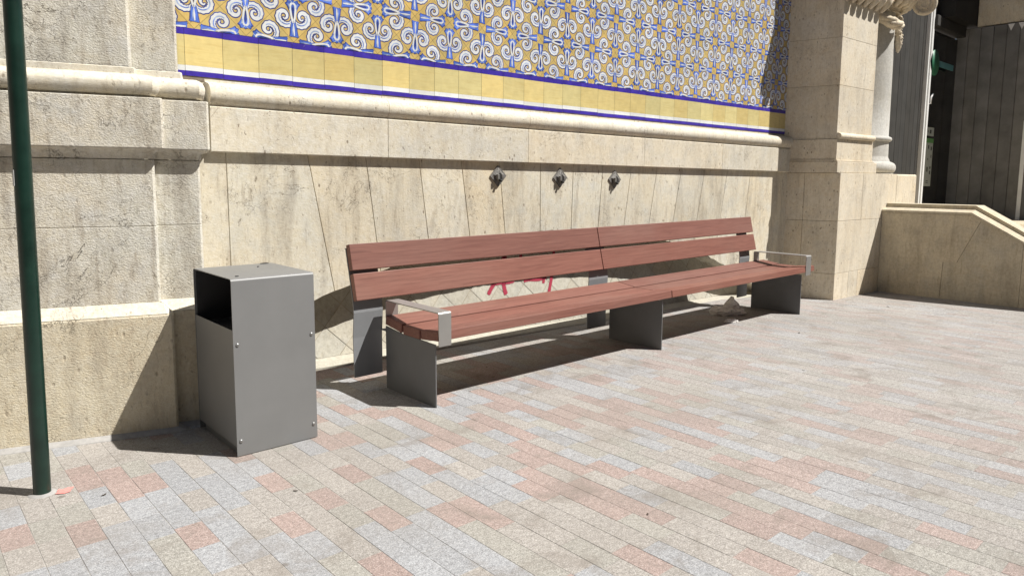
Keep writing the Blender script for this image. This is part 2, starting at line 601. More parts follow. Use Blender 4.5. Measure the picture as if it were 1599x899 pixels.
def tube(mb, pts, rad, n=10, mat=0, tint=(1, 1, 1), smooth=True, cap=True):
    pts = [Vector(p) for p in pts]
    rads = rad if isinstance(rad, (list, tuple)) else [rad] * len(pts)
    prev = None
    verts, faces = [], []
    for i, p in enumerate(pts):
        d = (pts[min(i + 1, len(pts) - 1)] - pts[max(i - 1, 0)]).normalized()
        if prev is None:
            a = Vector((0, 0, 1)) if abs(d.z) < 0.9 else Vector((1, 0, 0))
            x = d.cross(a).normalized()
        else:
            x = (prev - d * prev.dot(d)).normalized()
        prev = x
        y = d.cross(x)
        for k in range(n):
            an = 2 * math.pi * k / n
            verts.append(p + (x * math.cos(an) + y * math.sin(an)) * rads[i])
    for i in range(len(pts) - 1):
        for k in range(n):
            faces.append((i * n + k, i * n + (k + 1) % n, (i + 1) * n + (k + 1) % n, (i + 1) * n + k))
    if cap:
        faces.append(tuple(range(n))[::-1])
        faces.append(tuple((len(pts) - 1) * n + k for k in range(n)))
    mb.add(verts, faces, mat, tint, smooth)


def lathe(mb, prof, cx=0, cy=0, n=40, mat=0, tint=(1, 1, 1), smooth=True):
    verts, faces = [], []
    for r, z in prof:
        for k in range(n):
            a = 2 * math.pi * k / n
            verts.append((cx + r * math.cos(a), cy + r * math.sin(a), z))
    for i in range(len(prof) - 1):
        for k in range(n):
            faces.append((i * n + k, i * n + (k + 1) % n, (i + 1) * n + (k + 1) % n, (i + 1) * n + k))
    mb.add(verts, faces, mat, tint, smooth)


def smooth01(a, b, x):
    t = max(0.0, min(1.0, (x - a) / (b - a)))
    return t * t * (3 - 2 * t)


def ground_z(x, y):
    return -0.07 * smooth01(7.3, 8.9, x) * smooth01(0.6, 2.0, y)


# ------------------------------------------------------------------ ground
GX0, GX1, GY0, GY1 = -3.0, 10.7, -1.5, 5.2
mb = MB()
Z = -0.001
for x0, x1, y0, y1 in ((-150, 150, -150, GY0), (-150, GX0, GY0, 150), (GX1, 150, GY0, 150), (GX0, GX1, GY1, 150)):
    mb.poly([(x0, y0, Z), (x1, y0, Z), (x1, y1, Z), (x0, y1, Z)])
tag(mb.build('street', M['street']), kind='structure')

mb = MB()
nx, ny = 60, 30
for i in range(nx):
    for j in range(ny):
        q = []
        for a, b in ((i, j), (i + 1, j), (i + 1, j + 1), (i, j + 1)):
            x = GX0 + (GX1 - GX0) * a / nx
            y = GY0 + (GY1 - GY0) * b / ny
            q.append((x, y, ground_z(x, y) - 0.0017))
        mb.poly(q, 1, (1, 1, 1), True)
PINK, BEIGE, SAND, GREYC = (0.435, 0.338, 0.303), (0.42, 0.407, 0.365), (0.44, 0.413, 0.378), (0.42, 0.432, 0.447)
W = 0.1085
xr = GX0
row = 0
while xr < GX1:
    y = GY0 - random.uniform(0, 0.22)
    while y < GY1:
        L = random.choice((0.218, 0.218, 0.218, 0.22, 0.215, 0.327))
        xc, yc = xr + W / 2, y + L / 2
        n1 = mnoise.noise(Vector((xc * 1.5, yc * 0.9, 3.1)))
        n2 = mnoise.noise(Vector((xc * 1.3 + 20, yc * 0.8, 7.7)))
        wg = 0.6 + 2.6 * max(0, n1)
        wp = 0.6 + 2.6 * max(0, n2)
        wb = 1.25 + 1.4 * max(0, -n1)
        r = random.uniform(0, wg + wp + wb)
        if r < wg:
            c = GREYC
        elif r < wg + wp:
            c = PINK
        else:
            c = random.choice((BEIGE, SAND, SAND))
        g = random.uniform(0.93, 1.07)
        far = smooth01(1.8, 6.0, xc) * 0.62
        mean = (0.44, 0.422, 0.402)
        c = tuple((a * (1 - far) + b_ * far) * g for a, b_ in zip(c, mean))
        gx, gy = random.uniform(0.0005, 0.0013), random.uniform(0.0004, 0.001)
        x0, x1, y0, y1 = xr + gx, xr + W - gx, max(y + gy, GY0), min(y + L - gy, GY1)
        if y1 - y0 > 0.02:
            h = random.uniform(-0.0005, 0.0005)
            bv = 0.0012
            zz = [ground_z(a, b) + h for a, b in ((x0, y0), (x1, y0), (x1, y1), (x0, y1))]
            top = [(x0 + bv, y0 + bv, zz[0]), (x1 - bv, y0 + bv, zz[1]), (x1 - bv, y1 - bv, zz[2]), (x0 + bv, y1 - bv, zz[3])]
            low = [(x0, y0, zz[0] - 0.0009), (x1, y0, zz[1] - 0.0009), (x1, y1, zz[2] - 0.0009), (x0, y1, zz[3] - 0.0009)]
            bot = [(a, b, cc - 0.006) for a, b, cc in low]
            mb.add(top + low + bot, [(0, 1, 2, 3)] + [(k, 4 + k, 4 + (k + 1) % 4, (k + 1) % 4) for k in range(4)]
                   + [(4 + k, 8 + k, 8 + (k + 1) % 4, 4 + (k + 1) % 4) for k in range(4)], 0, c)
        y += L
    xr += W
    row += 1
tag(mb.build('pavement', [M['paver'], M['joint']]), kind='structure')

# ------------------------------------------------------------------ far side of the street, behind the camera: unseen houses added to block skylight
def sky_block_house(name, label, x0, x1, y0, y1, h, face):
    t = thing(name, label, 'building', ((x0 + x1) / 2, (y0 + y1) / 2, 0))
    cx_, cy_ = (x0 + x1) / 2, (y0 + y1) / 2
    b_ = MB()
    b_.box(x0 - cx_, x1 - cx_, y0 - cy_, y1 - cy_, -0.2, h, 0)
    b_.box(x0 - cx_ - 0.3, x1 - cx_ + 0.3, y0 - cy_ - 0.3, y1 - cy_ + 0.3, h, h + 0.4, 0.05)
    b_.build('wall', [M['facade']], t)
    n_ = int(((x1 - x0) if face == 'y' else (y1 - y0)) // 3.2)
    for i_ in range(n_):
        for k_ in range(int(h // 3.6)):
            b_ = MB()
            a_ = (-(n_ - 1) / 2 + i_) * 3.2
            z_ = 0.9 + 3.5 * k_
            if face == 'y':
                b_.box(a_ - 0.6, a_ + 0.6, y1 - cy_ - 0.05, y1 - cy_ + 0.05, z_, z_ + 2.1, 0.02)
            else:
                b_.box(x1 - cx_ - 0.05, x1 - cx_ + 0.05, a_ - 0.6, a_ + 0.6, z_, z_ + 2.1, 0.02)
            b_.build('window', [M['glass']], t)


sky_block_house('sky_block_house', 'tall plain rendered house added unseen across the street to block skylight', -16, 28, -22, -9, 15, 'y')
sky_block_house('sky_block_house', 'rendered corner house added unseen left of the pilaster to block skylight', -26, -13, -6, 16, 14, 'x')

# ------------------------------------------------------------------ tiled fountain wall
WALL_O = (1.5, 4.78, 0.0)
WALL_R = (0.0, R(0.344), R(-2.6))
wall = thing('fountain_wall', 'long cream stone wall with blue and yellow tile panel above the bench', 'wall', WALL_O, WALL_R)
UL, UR = -0.35, 7.225

ARC_U, ARC_R, ARC_Z = 3.26, 7.10, 0.968 - 7.10


def arch_z(u):
    d = ARC_R ** 2 - (u - ARC_U) ** 2
    return max(-0.05, ARC_Z + math.sqrt(max(0, d)))


joints = [(-0.35, 0), (0.217, 0.012), (0.785, 0.19), (1.237, 0.135), (1.701, 0.137), (2.108, 0.146), (2.506, 0.12), (2.979, 0.01),
          (3.39, -0.02), (3.79, -0.08), (4.206, -0.15), (4.61, -0.18), (5.018, -0.2), (5.44, -0.2), (5.88, -0.19), (6.36, -0.12), (7.225, 0)]
ZT = 1.60
mb = MB()
for (ua, ta), (ub, tb) in zip(joints[:-1], joints[1:]):
    def foot(u, t):
        z = 0.5
        for _ in range(12):
            z = arch_z(u + t * (1.54 - z))
        return u + t * (1.54 - z), z
    fa, fb = foot(ua, ta), foot(ub, tb)
    pts = [(ua - ta * (ZT - 1.54), ZT), fa]
    K = 8
    for k in range(1, K):
        u = fa[0] + (fb[0] - fa[0]) * k / K
        pts.append((u, arch_z(u) + random.uniform(-0.010, 0.006)))
    pts += [fb, (ub - tb * (ZT - 1.54), ZT)]
    prism(mb, pts, 0.0, 0.47, 0.003, 0.003, 0, grey(0.9, 1.05, 0.035))
mb.box(UL, UR, 0.02, 0.12, 1.05, 1.59, 0, 1)
mb.build('arched_stonework', [M['wall'], M['grout']], wall)

# recess of diamond tiles under the flat arch
mb = MB()
def rec_v(z):
    return 0.135 + 0.28 * z


mb.poly([(UL, rec_v(-0.05) + 0.003, -0.05), (UR, rec_v(-0.05) + 0.003, -0.05), (UR, rec_v(1.04) + 0.003, 1.04), (UL, rec_v(1.04) + 0.003, 1.04)], 1)


def clip(poly, u0, u1, z0, z1):
    for ax, lim, sgn in ((0, u0, 1), (0, u1, -1), (1, z0, 1), (1, z1, -1)):
        out = []
        for i in range(len(poly)):
            a, b = poly[i - 1], poly[i]
            ia, ib = (a[ax] - lim) * sgn >= 0, (b[ax] - lim) * sgn >= 0
            if ia != ib:
                t = (lim - a[ax]) / (b[ax] - a[ax])
                out.append(tuple(p + (q - p) * t for p, q in zip(a, b)))
            if ib:
                out.append(b)
        poly = out
        if len(poly) < 3:
            return []
    return poly


S = 0.3135
for i in range(-3, 30):
    for j in range(-4, 5):
        for k in (0, 1):
            cu = 2.39 + S * (i - 8) + (S / 2 if k == 0 else 0)
            cz = 0.44 + S * j + (S / 2 if k else 0)
            h = S / 2 - 0.0035
            p = clip([(cu - h, cz), (cu, cz - h), (cu + h, cz), (cu, cz + h)], UL, UR, 0.06, 1.03)
            if p:
                d = random.uniform(-0.001, 0.001)
                mb.poly([(a, rec_v(b) + d, b) for a, b in p], 0, grey(0.9, 1.06, 0.02))
mb.build('recess_tiles', [M['recess'], M['rgrout']], wall)
mb = MB()
sweep(mb, [(0.004, -0.06), (0.004, 0.022), (-0.006, 0.030), (-0.13, 0.058), (-0.16, 0.058), (-0.16, -0.06)], [(UL, 0.02), (6.9, 0.02)], 0, (1, 1, 1), div=0.25)
mb.build('kerb', [M['recess']], wall)

# band, roll moulding, sloping ledge
cuts = [0.113, 1.40, 2.796, 4.354, 5.715, UR]
bandp = [(-0.12, 1.577), (0.036, 1.577), (0.042, 1.583), (0.042, 1.862), (0.036, 1.868), (-0.12, 1.868)]
rollp = [(-0.12, 1.870), (0.022, 1.870), (0.03, 1.876)] + arc(-0.005, 1.945, 0.072, -62, 88, 12) + [(-0.055, 2.03), (-0.055, 2.046), (-0.12, 2.046)]
mbb, mbr = MB(), MB()
for a, b in zip(cuts[:-1], cuts[1:]):
    t = grey(0.91, 1.05, 0.03)
    sweep(mbb, bandp, [(a + 0.002, 0), (b - 0.002, 0)], 0, t)
    sweep(mbr, rollp, [(a + 0.0015, 0), (b - 0.0015, 0)], 0, grey(0.97, 1.05, 0.012))
mbb.build('stone_band', [M['band']], wall)
mbr.build('roll_moulding', [M['band']], wall, sharp=40)

# ---- glazed tiles
TP = 0.052       # panel face behind the wall plane
TW = 0.2345
mb = MB()
mb.poly([(UL, TP + 0.004, 2.03), (UR, TP + 0.004, 2.03), (UR, TP + 0.004, 4.6), (UL, TP + 0.004, 4.6)], 3)
u = -0.0 - TW * 2
i = 0
while u < UR:
    a, b = max(u + 0.0012, UL), min(u + TW - 0.0012, UR)
    if b - a > 0.01:
        dz = random.uniform(-0.0015, 0.0015)
        g = grey(0.86, 1.06, 0.05)
        for z0, z1, mt in ((2.056, 2.0875, 1), (2.0875, 2.121, 2), (2.1215, 2.3105, 0), (2.312, 2.352, 1)):
            tt = g if mt == 0 else grey(0.9, 1.1, 0.01)
            mb.poly([(a, TP, z0 + dz), (b, TP, z0 + dz), (b, TP, z1 + dz), (a, TP, z1 + dz)], mt, tt)
    u += TW
mb.build('border_tiles', [M['cream'], M['stripe'], M['white'], M['grout']], wall)

S2 = 0.3265
PZ0, PZ1 = 2.3535, 4.42
mb = MB()


def emit(pl, layer, mat, tint=(1, 1, 1)):
    p = clip(pl, 0.0 - 0.3, UR, PZ0, PZ1)
    if p:
        y = TP + 0.001 - layer * 0.0006
        mb.poly([(a, y, b) for a, b in p], mat, tint)


def ribbon(pts, hw, xf, layer, mat, tint, extra=0.0):
    n = len(pts)
    L, Rr = [], []
    for i in range(n):
        a, b = Vector(pts[max(i - 1, 0)]), Vector(pts[min(i + 1, n - 1)])
        d = (b - a)
        if d.length < 1e-9:
            d = Vector((1, 0))
        d.normalize()
        nn = Vector((-d.y, d.x))
        w = hw[i] + extra
        L.append(xf(*(Vector(pts[i]) + nn * w)))
        Rr.append(xf(*(Vector(pts[i]) - nn * w)))
    if extra > 0:
        a = xf(*(Vector(pts[-1]) + (Vector(pts[-1]) - Vector(pts[-2])).normalized() * extra))
        emit([L[-1], a, Rr[-1]], layer, mat, tint)
    for i in range(n - 1):
        emit([L[i], Rr[i], Rr[i + 1], L[i + 1]], layer, mat, tint)


ARM = catmull([(0.000, -0.006), (0.012, -0.030), (0.036, -0.0455), (0.064, -0.045), (0.092, -0.029), (0.104, -0.002), (0.098, 0.025), (0.078, 0.041),
               (0.056, 0.039), (0.0425, 0.022), (0.045, 0.001), (0.060, -0.008), (0.071, 0.001)], 4)
NA = len(ARM)
ARM_W = []
for i in range(NA):
    t = i / (NA - 1)
    w = 0.0105 + 0.0075 * math.sin(min(1, t / 0.34) * math.pi / 2) if t < 0.42 else 0.0180 - (t - 0.42) / 0.58 * 0.0150
    ARM_W.append(w + (0.0022 * math.sin(i * 1.9) if 0.1 < t < 0.55 else 0))


def motif(cu, cz, ang):
    """ang: direction of the head in the wall plane."""
    ja = random.uniform(-0.03, 0.03)
    sc = random.uniform(0.97, 1.03)
    ca_, sa_ = math.cos(ang + ja), math.sin(ang + ja)
    du, dz = random.uniform(-0.003, 0.003), random.uniform(-0.003, 0.003)

    def xf(w, t):
        w, t = w * sc, t * sc
        return (cu + du + t * ca_ + w * sa_, cz + dz + t * sa_ - w * ca_)

    tw = grey(0.9, 1.05, 0.01)
    tb = grey(0.8, 1.25, 0.02)
    for s in (1, -1):
        pts = [(a * s, b) for a, b in ARM]
        ribbon(pts, ARM_W, xf, 1, 1, tb, 0.0068)
        ribbon(pts, ARM_W, xf, 2 if s > 0 else 2, 2, tw)
        # blue wash on the inner edge of the scroll
        inner = [((a - 0.066) * 0.90 * s + 0.066 * s, b * 0.90) for a, b in ARM[6:26]]
        ribbon(inner, [0.0040] * len(inner), xf, 3, 4, tw)
        ribbon(inner[:9], [0.0018] * 9, xf, 4, 3, tb)
    # stem
    st = [(0.0, -0.122), (0.001, -0.108), (0.0, -0.085), (0.0, -0.06), (0, -0.035), (0, -0.008)]
    sw = [0.029, 0.025, 0.022, 0.020, 0.016, 0.009]
    ribbon(st, sw, xf, 2, 1, tb, 0.0055)
    ribbon(st, sw, xf, 3, 3, tb)
    for s in (1, -1):
        emit([xf(s * 0.012, -0.118), xf(s * 0.025, -0.131), xf(s * 0.018, -0.108)], 2, 1, tb)
    ribbon([(0.003, -0.115), (0.001, -0.08), (0, -0.035)], [0.0035, 0.006, 0.002], xf, 4, 2, tw)
    ribbon([(-0.008, -0.112), (-0.009, -0.08), (-0.006, -0.05)], [0.001, 0.0025, 0.001], xf, 4, 4, tw)
    # head: leaf, loop
    leaf = [(x_ * 1.08, z_ * 0.93) for x_, z_ in [(-0.012, 0.02), (-0.022, 0.05), (-0.031, 0.078), (-0.044, 0.100), (-0.034, 0.108), (-0.030, 0.126), (-0.014, 0.118), (0.0, 0.130),
            (0.014, 0.119), (0.028, 0.127), (0.034, 0.108), (0.045, 0.101), (0.031, 0.078), (0.022, 0.05), (0.012, 0.02)]]
    c0 = (0, 0.07)
    for i in range(len(leaf) - 1):
        emit([xf(*c0), xf(leaf[i][0] * 1.16, leaf[i][1] * 1.04), xf(leaf[i + 1][0] * 1.16, leaf[i + 1][1] * 1.04)], 2, 1, tb)
        emit([xf(*c0), xf(*leaf[i]), xf(*leaf[i + 1])], 3, 3, tb)
    for s in (1, -1):
        ribbon([(s * 0.022, 0.06), (s * 0.026, 0.082), (s * 0.034, 0.096)], [0.002, 0.0042, 0.001], xf, 4, 4, tw)
        ribbon([(s * 0.004, 0.104), (s * 0.012, 0.113), (s * 0.024, 0.118)], [0.001, 0.003, 0.001], xf, 4, 4, tw)
    loop = catmull([(0.0, -0.03), (0.010, 0.0), (0.0155, 0.035), (0.019, 0.068), (0.013, 0.092), (0.0, 0.099)], 4)
    for s in (1, -1):
        lp = [(a * s, b) for a, b in loop]
        ribbon(lp, [0.0068] * len(lp), xf, 4, 2, tw)
    drop = [(0, -0.005), (0.006, 0.03), (0.008, 0.06), (0.0, 0.08), (-0.008, 0.06), (-0.006, 0.03)]
    for i in range(len(drop)):
        emit([xf(0, 0.05), xf(*drop[i - 1]), xf(*drop[i])], 5, 1, tb)


mb.poly([(-0.3, TP + 0.0035, PZ0), (UR, TP + 0.0035, PZ0), (UR, TP + 0.0035, PZ1), (-0.3, TP + 0.0035, PZ1)], 5)
for j in range(0, 14):
    cz = 2.3543 + j * S2 / 2
    for i in range(-3, 26):
        cu = 1.695 + (i - 5) * S2 + (0 if j % 2 else S2 / 2)
        if cu < -0.35 or cu > UR + 0.16:
            continue
        h = S2 / 2 - 0.0014
        p = clip([(cu - h, cz), (cu, cz - h), (cu + h, cz), (cu, cz + h)], -0.3, UR, PZ0, PZ1)
        if p:
            d = random.uniform(-0.0006, 0.0006)
            mb.poly([(a, TP + 0.001, b) for a, b in p], 0, grey(0.88, 1.06, 0.05))
        # stems point at the nearest stem centre
        best = None
        for a, b, hd in ((0, -1, 90), (0, 1, -90), (-1, 0, 0), (1, 0, 180)):
            x, z = cu + a * S2 / 2 - 1.695, cz + b * S2 / 2 - (2.3543 + S2)
            qa, qb = (x + z) / S2, (x - z) / S2
            e = abs(qa / 2 - round(qa / 2)) + abs(qb / 2 - round(qb / 2))
            if best is None or e < best[0]:
                best = (e, hd)
        motif(cu, cz, R(best[1]))
mb.build('tile_panel', [M['yellow'], M['navy'], M['white'], M['blue'], M['paleblue'], M['grout']], wall)

# masonry core, upper wall above the panel
mb = MB()
mb.box(UL, UR, 0.475, 0.9, -0.2, 2.0, 0)
mb.box(UL, UR, 0.06, 0.9, 2.0, 4.42, 0)
mb.box(UL, UR, -0.02, 0.9, 4.42, 7.0, 0.01)
mb.build('upper_wall', [M['wall']], wall)

# graffiti on the recess tiles
gr = thing('graffiti', 'red spray painted letters on the pale tiles behind the bench back', 'graffiti', WALL_O, WALL_R)
strokes = [
    ([(2.478, 0.405), (2.508, 0.455), (2.545, 0.51), (2.59, 0.60), (2.63, 0.70), (2.66, 0.80)], 0.021),
    ([(2.684, 0.388), (2.668, 0.43), (2.655, 0.48), (2.65, 0.56), (2.655, 0.68), (2.66, 0.80)], 0.022),
    ([(2.505, 0.500), (2.60, 0.508), (2.70, 0.505), (2.78, 0.515)], 0.022),
    ([(2.885, 0.498), (2.95, 0.508), (3.05, 0.500), (3.12, 0.505), (3.175, 0.515)], 0.018),
    ([(3.133, 0.455), (3.137, 0.480), (3.14, 0.51)], 0.017),
    ([(3.204, 0.333), (3.222, 0.42), (3.24, 0.52), (3.25, 0.62), (3.255, 0.77)], 0.019),
    ([(2.84, 0.55), (2.845, 0.65), (2.842, 0.79)], 0.018),
    ([(2.92, 0.762), (3.02, 0.767), (3.10, 0.764), (3.18, 0.768)], 0.018)]
for pts, w in strokes:
    mb = MB()
    cpts = catmull(pts, 8)
    n = len(cpts)
    L_, R_ = [], []
    for i in range(n):
        d = (Vector(cpts[min(i + 1, n - 1)]) - Vector(cpts[max(i - 1, 0)])).normalized()
        nn = Vector((-d.y, d.x))
        e = min(i, n - 1 - i) / 3.0
        ww = w * (min(1, 0.55 + 0.45 * math.sqrt(min(1, e)))) * random.uniform(0.92, 1.08)
        q = Vector(cpts[i])
        L_.append(q + nn * ww)
        R_.append(q - nn * ww)
    def wallpt(p):
        k_ = (4.70 + rec_v(p.y)) / (4.70 + 0.13)
        zz_ = 1.42 - (1.42 - p.y) * k_
        return ((p.x + 1.5) * k_ - 1.5, rec_v(zz_) - 0.004, zz_)

    on, off_ = (1.0, 1.0, 1.0), (0.0, 0.0, 0.0)
    rows_ = []
    for i in range(n):
        c0_, l_, r_ = (L_[i] + R_[i]) / 2, L_[i], R_[i]
        endf = off_ if i in (0, n - 1) else on
        rows_.append([(c0_ + (l_ - c0_) * 1.45, off_), (c0_ + (l_ - c0_) * 0.6, endf), (c0_ + (r_ - c0_) * 0.6, endf), (c0_ + (r_ - c0_) * 1.45, off_)])
    for i in range(n - 1):
        for k in range(3):
            q4 = (rows_[i][k], rows_[i][k + 1], rows_[i + 1][k + 1], rows_[i + 1][k])
            mb.poly([wallpt(q[0]) for q in q4], 0, tuple(q[1] for q in q4))
    mb.build('stroke', [M['graffiti']], gr)


# ------------------------------------------------------------------ lead spouts
def make_spout():
    root = thing('wall_spout', '', 'spout', group='metal spouts in a row under the stone band')
    b = MB()
    h = 0.088
    th = 0.012
    ring = [(-h, 0), (0, -h * 1.02), (h, 0), (0, h * 1.02)]
    v = [(x, -th, z) for x, z in ring] + [(x * 1.04, 0.002, z * 1.04) for x, z in ring]
    b.add(v, [(0, 1, 2, 3)] + [(k, 4 + k, 4 + (k + 1) % 4, (k + 1) % 4) for k in range(4)])
    b.build('back_plate', [M['spout']], root)
    b = MB()
    # faceted boss: a sloping hood over a carved mask with a slot
    bm = bmesh.new()
    pts = [(-0.055, -0.012, 0.012), (0, -0.012, -0.062), (0.055, -0.012, 0.012), (0, -0.012, 0.075),
           (-0.03, -0.034, 0.004), (0, -0.040, -0.035), (0.03, -0.034, 0.004), (0, -0.034, 0.036)]
    vv = [bm.verts.new(p) for p in pts]
    for f in ((0, 1, 5, 4), (1, 2, 6, 5), (2, 3, 7, 6), (3, 0, 4, 7), (4, 5, 6, 7)):
        bm.faces.new([vv[k] for k in f])
    bmesh.ops.subdivide_edges(bm, edges=bm.edges[:], cuts=2, use_grid_fill=True)
    for q in bm.verts:
        q.co += Vector((mnoise.noise(q.co * 40), mnoise.noise(q.co * 40 + Vector((5, 0, 0))), mnoise.noise(q.co * 40 + Vector((0, 9, 0))))) * 0.004
    b.from_bm(bm)
    b.box(-0.034, -0.012, -0.047, -0.02, -0.03, 0.016, 0.004)
    b.box(0.012, 0.034, -0.047, -0.02, -0.03, 0.016, 0.004)
    b.build('mask', [M['spout']], root)
    b = MB()
    tube(b, [(0, -0.030, -0.036), (0, -0.052, -0.040)], 0.012, 12)
    b.box(-0.009, 0.009, -0.043, -0.02, -0.028, 0.026, 0.002)
    b.build('slot', [M['spoutdark']], root)
    return root


wm = Matrix.Translation(WALL_O) @ Matrix.Rotation(WALL_R[2], 4, 'Z') @ Matrix.Rotation(WALL_R[1], 4, 'Y')
sp0 = make_spout()
labels = ['diamond shaped lead spout nearest the litter bin, leftmost of the three under the band',
          'diamond shaped lead spout in the middle of the three under the band',
          'diamond shaped lead spout nearest the stone pier, rightmost of the three under the band']
for k, (uu, zz) in enumerate(((2.487, 1.457), (3.217, 1.452), (3.957, 1.445))):
    s = sp0 if k == 0 else copy_tree(sp0)
    s.location = wm @ Vector((uu, 0, zz))
    s.rotation_euler = (0, random.uniform(-0.05, 0.05), WALL_R[2])
    s['label'] = labels[k]

# ------------------------------------------------------------------ left pilaster
PIL_O = (1.171, 4.12, 0)
PIL_R = (0, 0, R(-17.0))
pil = thing('stone_pilaster', 'projecting hammered limestone pilaster behind the litter bin and green pole', 'pilaster', PIL_O, PIL_R)
CH = 0.011


def pil_path(p, end=0.75):
    # plan outline moved out by p, with the arrises chamfered afterwards
    return [(-3.2, -p), (p - CH, -p), (p, -p + CH), (p, 0.08 - p), (0.228 + p - CH, 0.08 - p), (0.228 + p, 0.08 - p + CH), (0.228 + p, end)]


def course(base, prof, name, mat, sharp=None, tint=(1, 1, 1)):
    b = MB()
    sweep(b, [(q[0] - base, q[1]) for q in prof if q[0] > -0.29], pil_path(base), 0, tint, closed=False)
    return b.build(name, [mat], pil, sharp=sharp)


course(0.0, [(0.0, -0.1), (0.0, 0.655), (-0.006, 0.665), (-0.012, 0.667)], 'plinth', M['plinth'])
course(0.012, [(0.042, -0.006), (0.036, 0.004), (0.018, 0.012), (-0.001, 0.022)], 'mortar_fillet', M['mortar'])
course(-0.03, [(-0.30, 0.667), (-0.004, 0.667), (-0.057, 0.727), (-0.07, 0.728)], 'sloping_ledge', M['band'])
course(-0.06, [(-0.30, 0.729), (-0.060, 0.729), (-0.060, 1.1435), (-0.065, 1.147), (-0.060, 1.1505), (-0.060, 1.505), (-0.066, 1.508)], 'shaft', M['pil'])
cove = [(-0.30, 1.510), (-0.058, 1.510)] + [(-0.058 + 0.05 * (1 - math.cos(R(a))), 1.512 + 0.053 * math.sin(R(a))) for a in (20, 40, 60, 80, 90)] + [(-0.010, 1.571)]
course(-0.03, cove[:-1] + [(-0.006, 1.5655)], 'cove', M['pil'], 40)
course(-0.004, [(-0.30, 1.5665), (-0.02, 1.5665), (-0.006, 1.5665), (-0.004, 1.570), (-0.004, 1.828), (-0.008, 1.832), (-0.02, 1.833)], 'band', M['pil'])
course(-0.05, [(-0.30, 1.834), (-0.036, 1.834), (-0.030, 1.840)] + arc(-0.075, 1.895, 0.060, -62, 90, 10), 'roll_moulding', M['band'], 40)
course(-0.125, [(-0.10, 1.950), (-0.112, 1.957), (-0.126, 1.965), (-0.130, 1.997), (-0.139, 2.001)], 'fillet', M['band'])
# upper panel: stepped
b = MB()
sweep(b, [(0.0, 2.0), (0.0, 7.0)], pil_path(-0.15), closed=False)
b.build('upper_shaft', [M['pil']], pil)
b = MB()
b.box(-3.2, -0.30, 0.45, 0.9, -0.1, 6.99)
b.build('core', [M['pil']], pil)

# ------------------------------------------------------------------ right pier
PIER_O = (8.86, 3.84, 0)
PIER_R = (0, 0, R(-2.6))
pier = thing('stone_pier', 'tall travertine pier on a high plinth at the right end of the tiled wall', 'pier', PIER_O, PIER_R)


def block(mb_, x0, x1, y0, y1, z0, z1, skew=0.0, tint=(1, 1, 1), bev=0.004):
    """box whose left side runs back with a skew in x (splayed reveal)."""
    bm = bmesh.new()
    bmesh.ops.create_cube(bm, size=1)
    for v in bm.verts:
        yy = y0 if v.co.y < 0 else y1
        xx = (x0 + skew * (yy - y0)) if v.co.x < 0 else x1
        v.co = Vector((xx, yy, z0 if v.co.z < 0 else z1))
    bmesh.ops.bevel(bm, geom=bm.edges[:], offset=bev, segments=2, affect='EDGES', profile=0.5)
    mb_.from_bm(bm, 0, tint)


SK = -0.30
b = MB()
for z0, z1, xs in ((-0.2, 0.262, (0, 0.37, 0.62, 1.4, 2.29)), (0.265, 0.924, (0, 1.06, 1.75, 2.29)), (0.927, 1.523, (0, 0.62, 1.62, 2.29))):
    for i in range(len(xs) - 1):
        if i == 0:
            block(b, 0, xs[1] - 0.0015, 0, 0.40, z0, z1, SK, grey(0.93, 1.05, 0.02))
            block(b, SK * 0.4033, xs[1] - 0.0015, 0.4033, 1.0, z0, z1, SK, grey(0.9, 1.05, 0.02))
        else:
            block(b, xs[i] + 0.0015, xs[i + 1] - 0.0015, 0, 1.0, z0, z1, 0, grey(0.93, 1.05, 0.02), 0.02 if i == len(xs) - 2 and z1 > 1.5 else 0.004)
b.build('plinth', [M['pier']], pier)
b = MB()
block(b, -0.055, 1.02, 0.02, 0.98, 1.526, 1.662, SK, (1, 1, 1), 0.006)
b.build('base_slab', [M['pier']], pier)
b = MB()
# flared foot
for k, (o_, z0, z1) in enumerate(((0.022, 1.664, 1.676), (0.008, 1.676, 1.692))):
    block(b, -0.045 - o_ * 0.6, 0.93 + o_, 0.045 - o_, 0.97, z0, z1, SK, (1, 1, 1), 0.003)
block(b, -0.045, 0.93, 0.045, 0.97, 1.692, 1.936, SK, (0.99, 0.99, 0.99), 0.004)
b.build('shaft_foot', [M['pier']], pier)
b = MB()
prof = [(-0.05, 1.936), (0.012, 1.938)] + arc(0.012, 1.976, 0.036, -80, 80, 10) + [(0.006, 2.016), (-0.05, 2.018)]
sweep(b, prof, [(-0.02, 0.30), (-0.02, 0.055), (0.92, 0.055), (0.92, 0.6)][1:3], 0)
b.build('torus_moulding', [M['pier']], pier, sharp=40)
b = MB()
zc = [1.937, 2.59, 3.16, 3.73, 4.3, 4.87, 5.5, 6.2, 7.0]
for z0, z1 in zip(zc[:-1], zc[1:]):
    block(b, -0.03, 0.90, 0.062, 0.97, z0 + 0.001, z1 - 0.001, SK, grey(0.95, 1.04, 0.015), 0.004)
b.build('shaft', [M['pier']], pier)
# carved capital that starts just above the picture
b = MB()
block(b, -0.16, 1.05, -0.06, 0.95, 3.76, 3.92, SK, (1, 1, 1), 0.03)
for k in range(7):
    x = -0.06 + k * 0.16
    tube(b, [(x, 0.04, 3.58), (x + 0.02, -0.01, 3.66), (x + 0.03, -0.05, 3.76)], [0.022, 0.05, 0.06], 8)
b.build('capital', [M['pier']], pier)

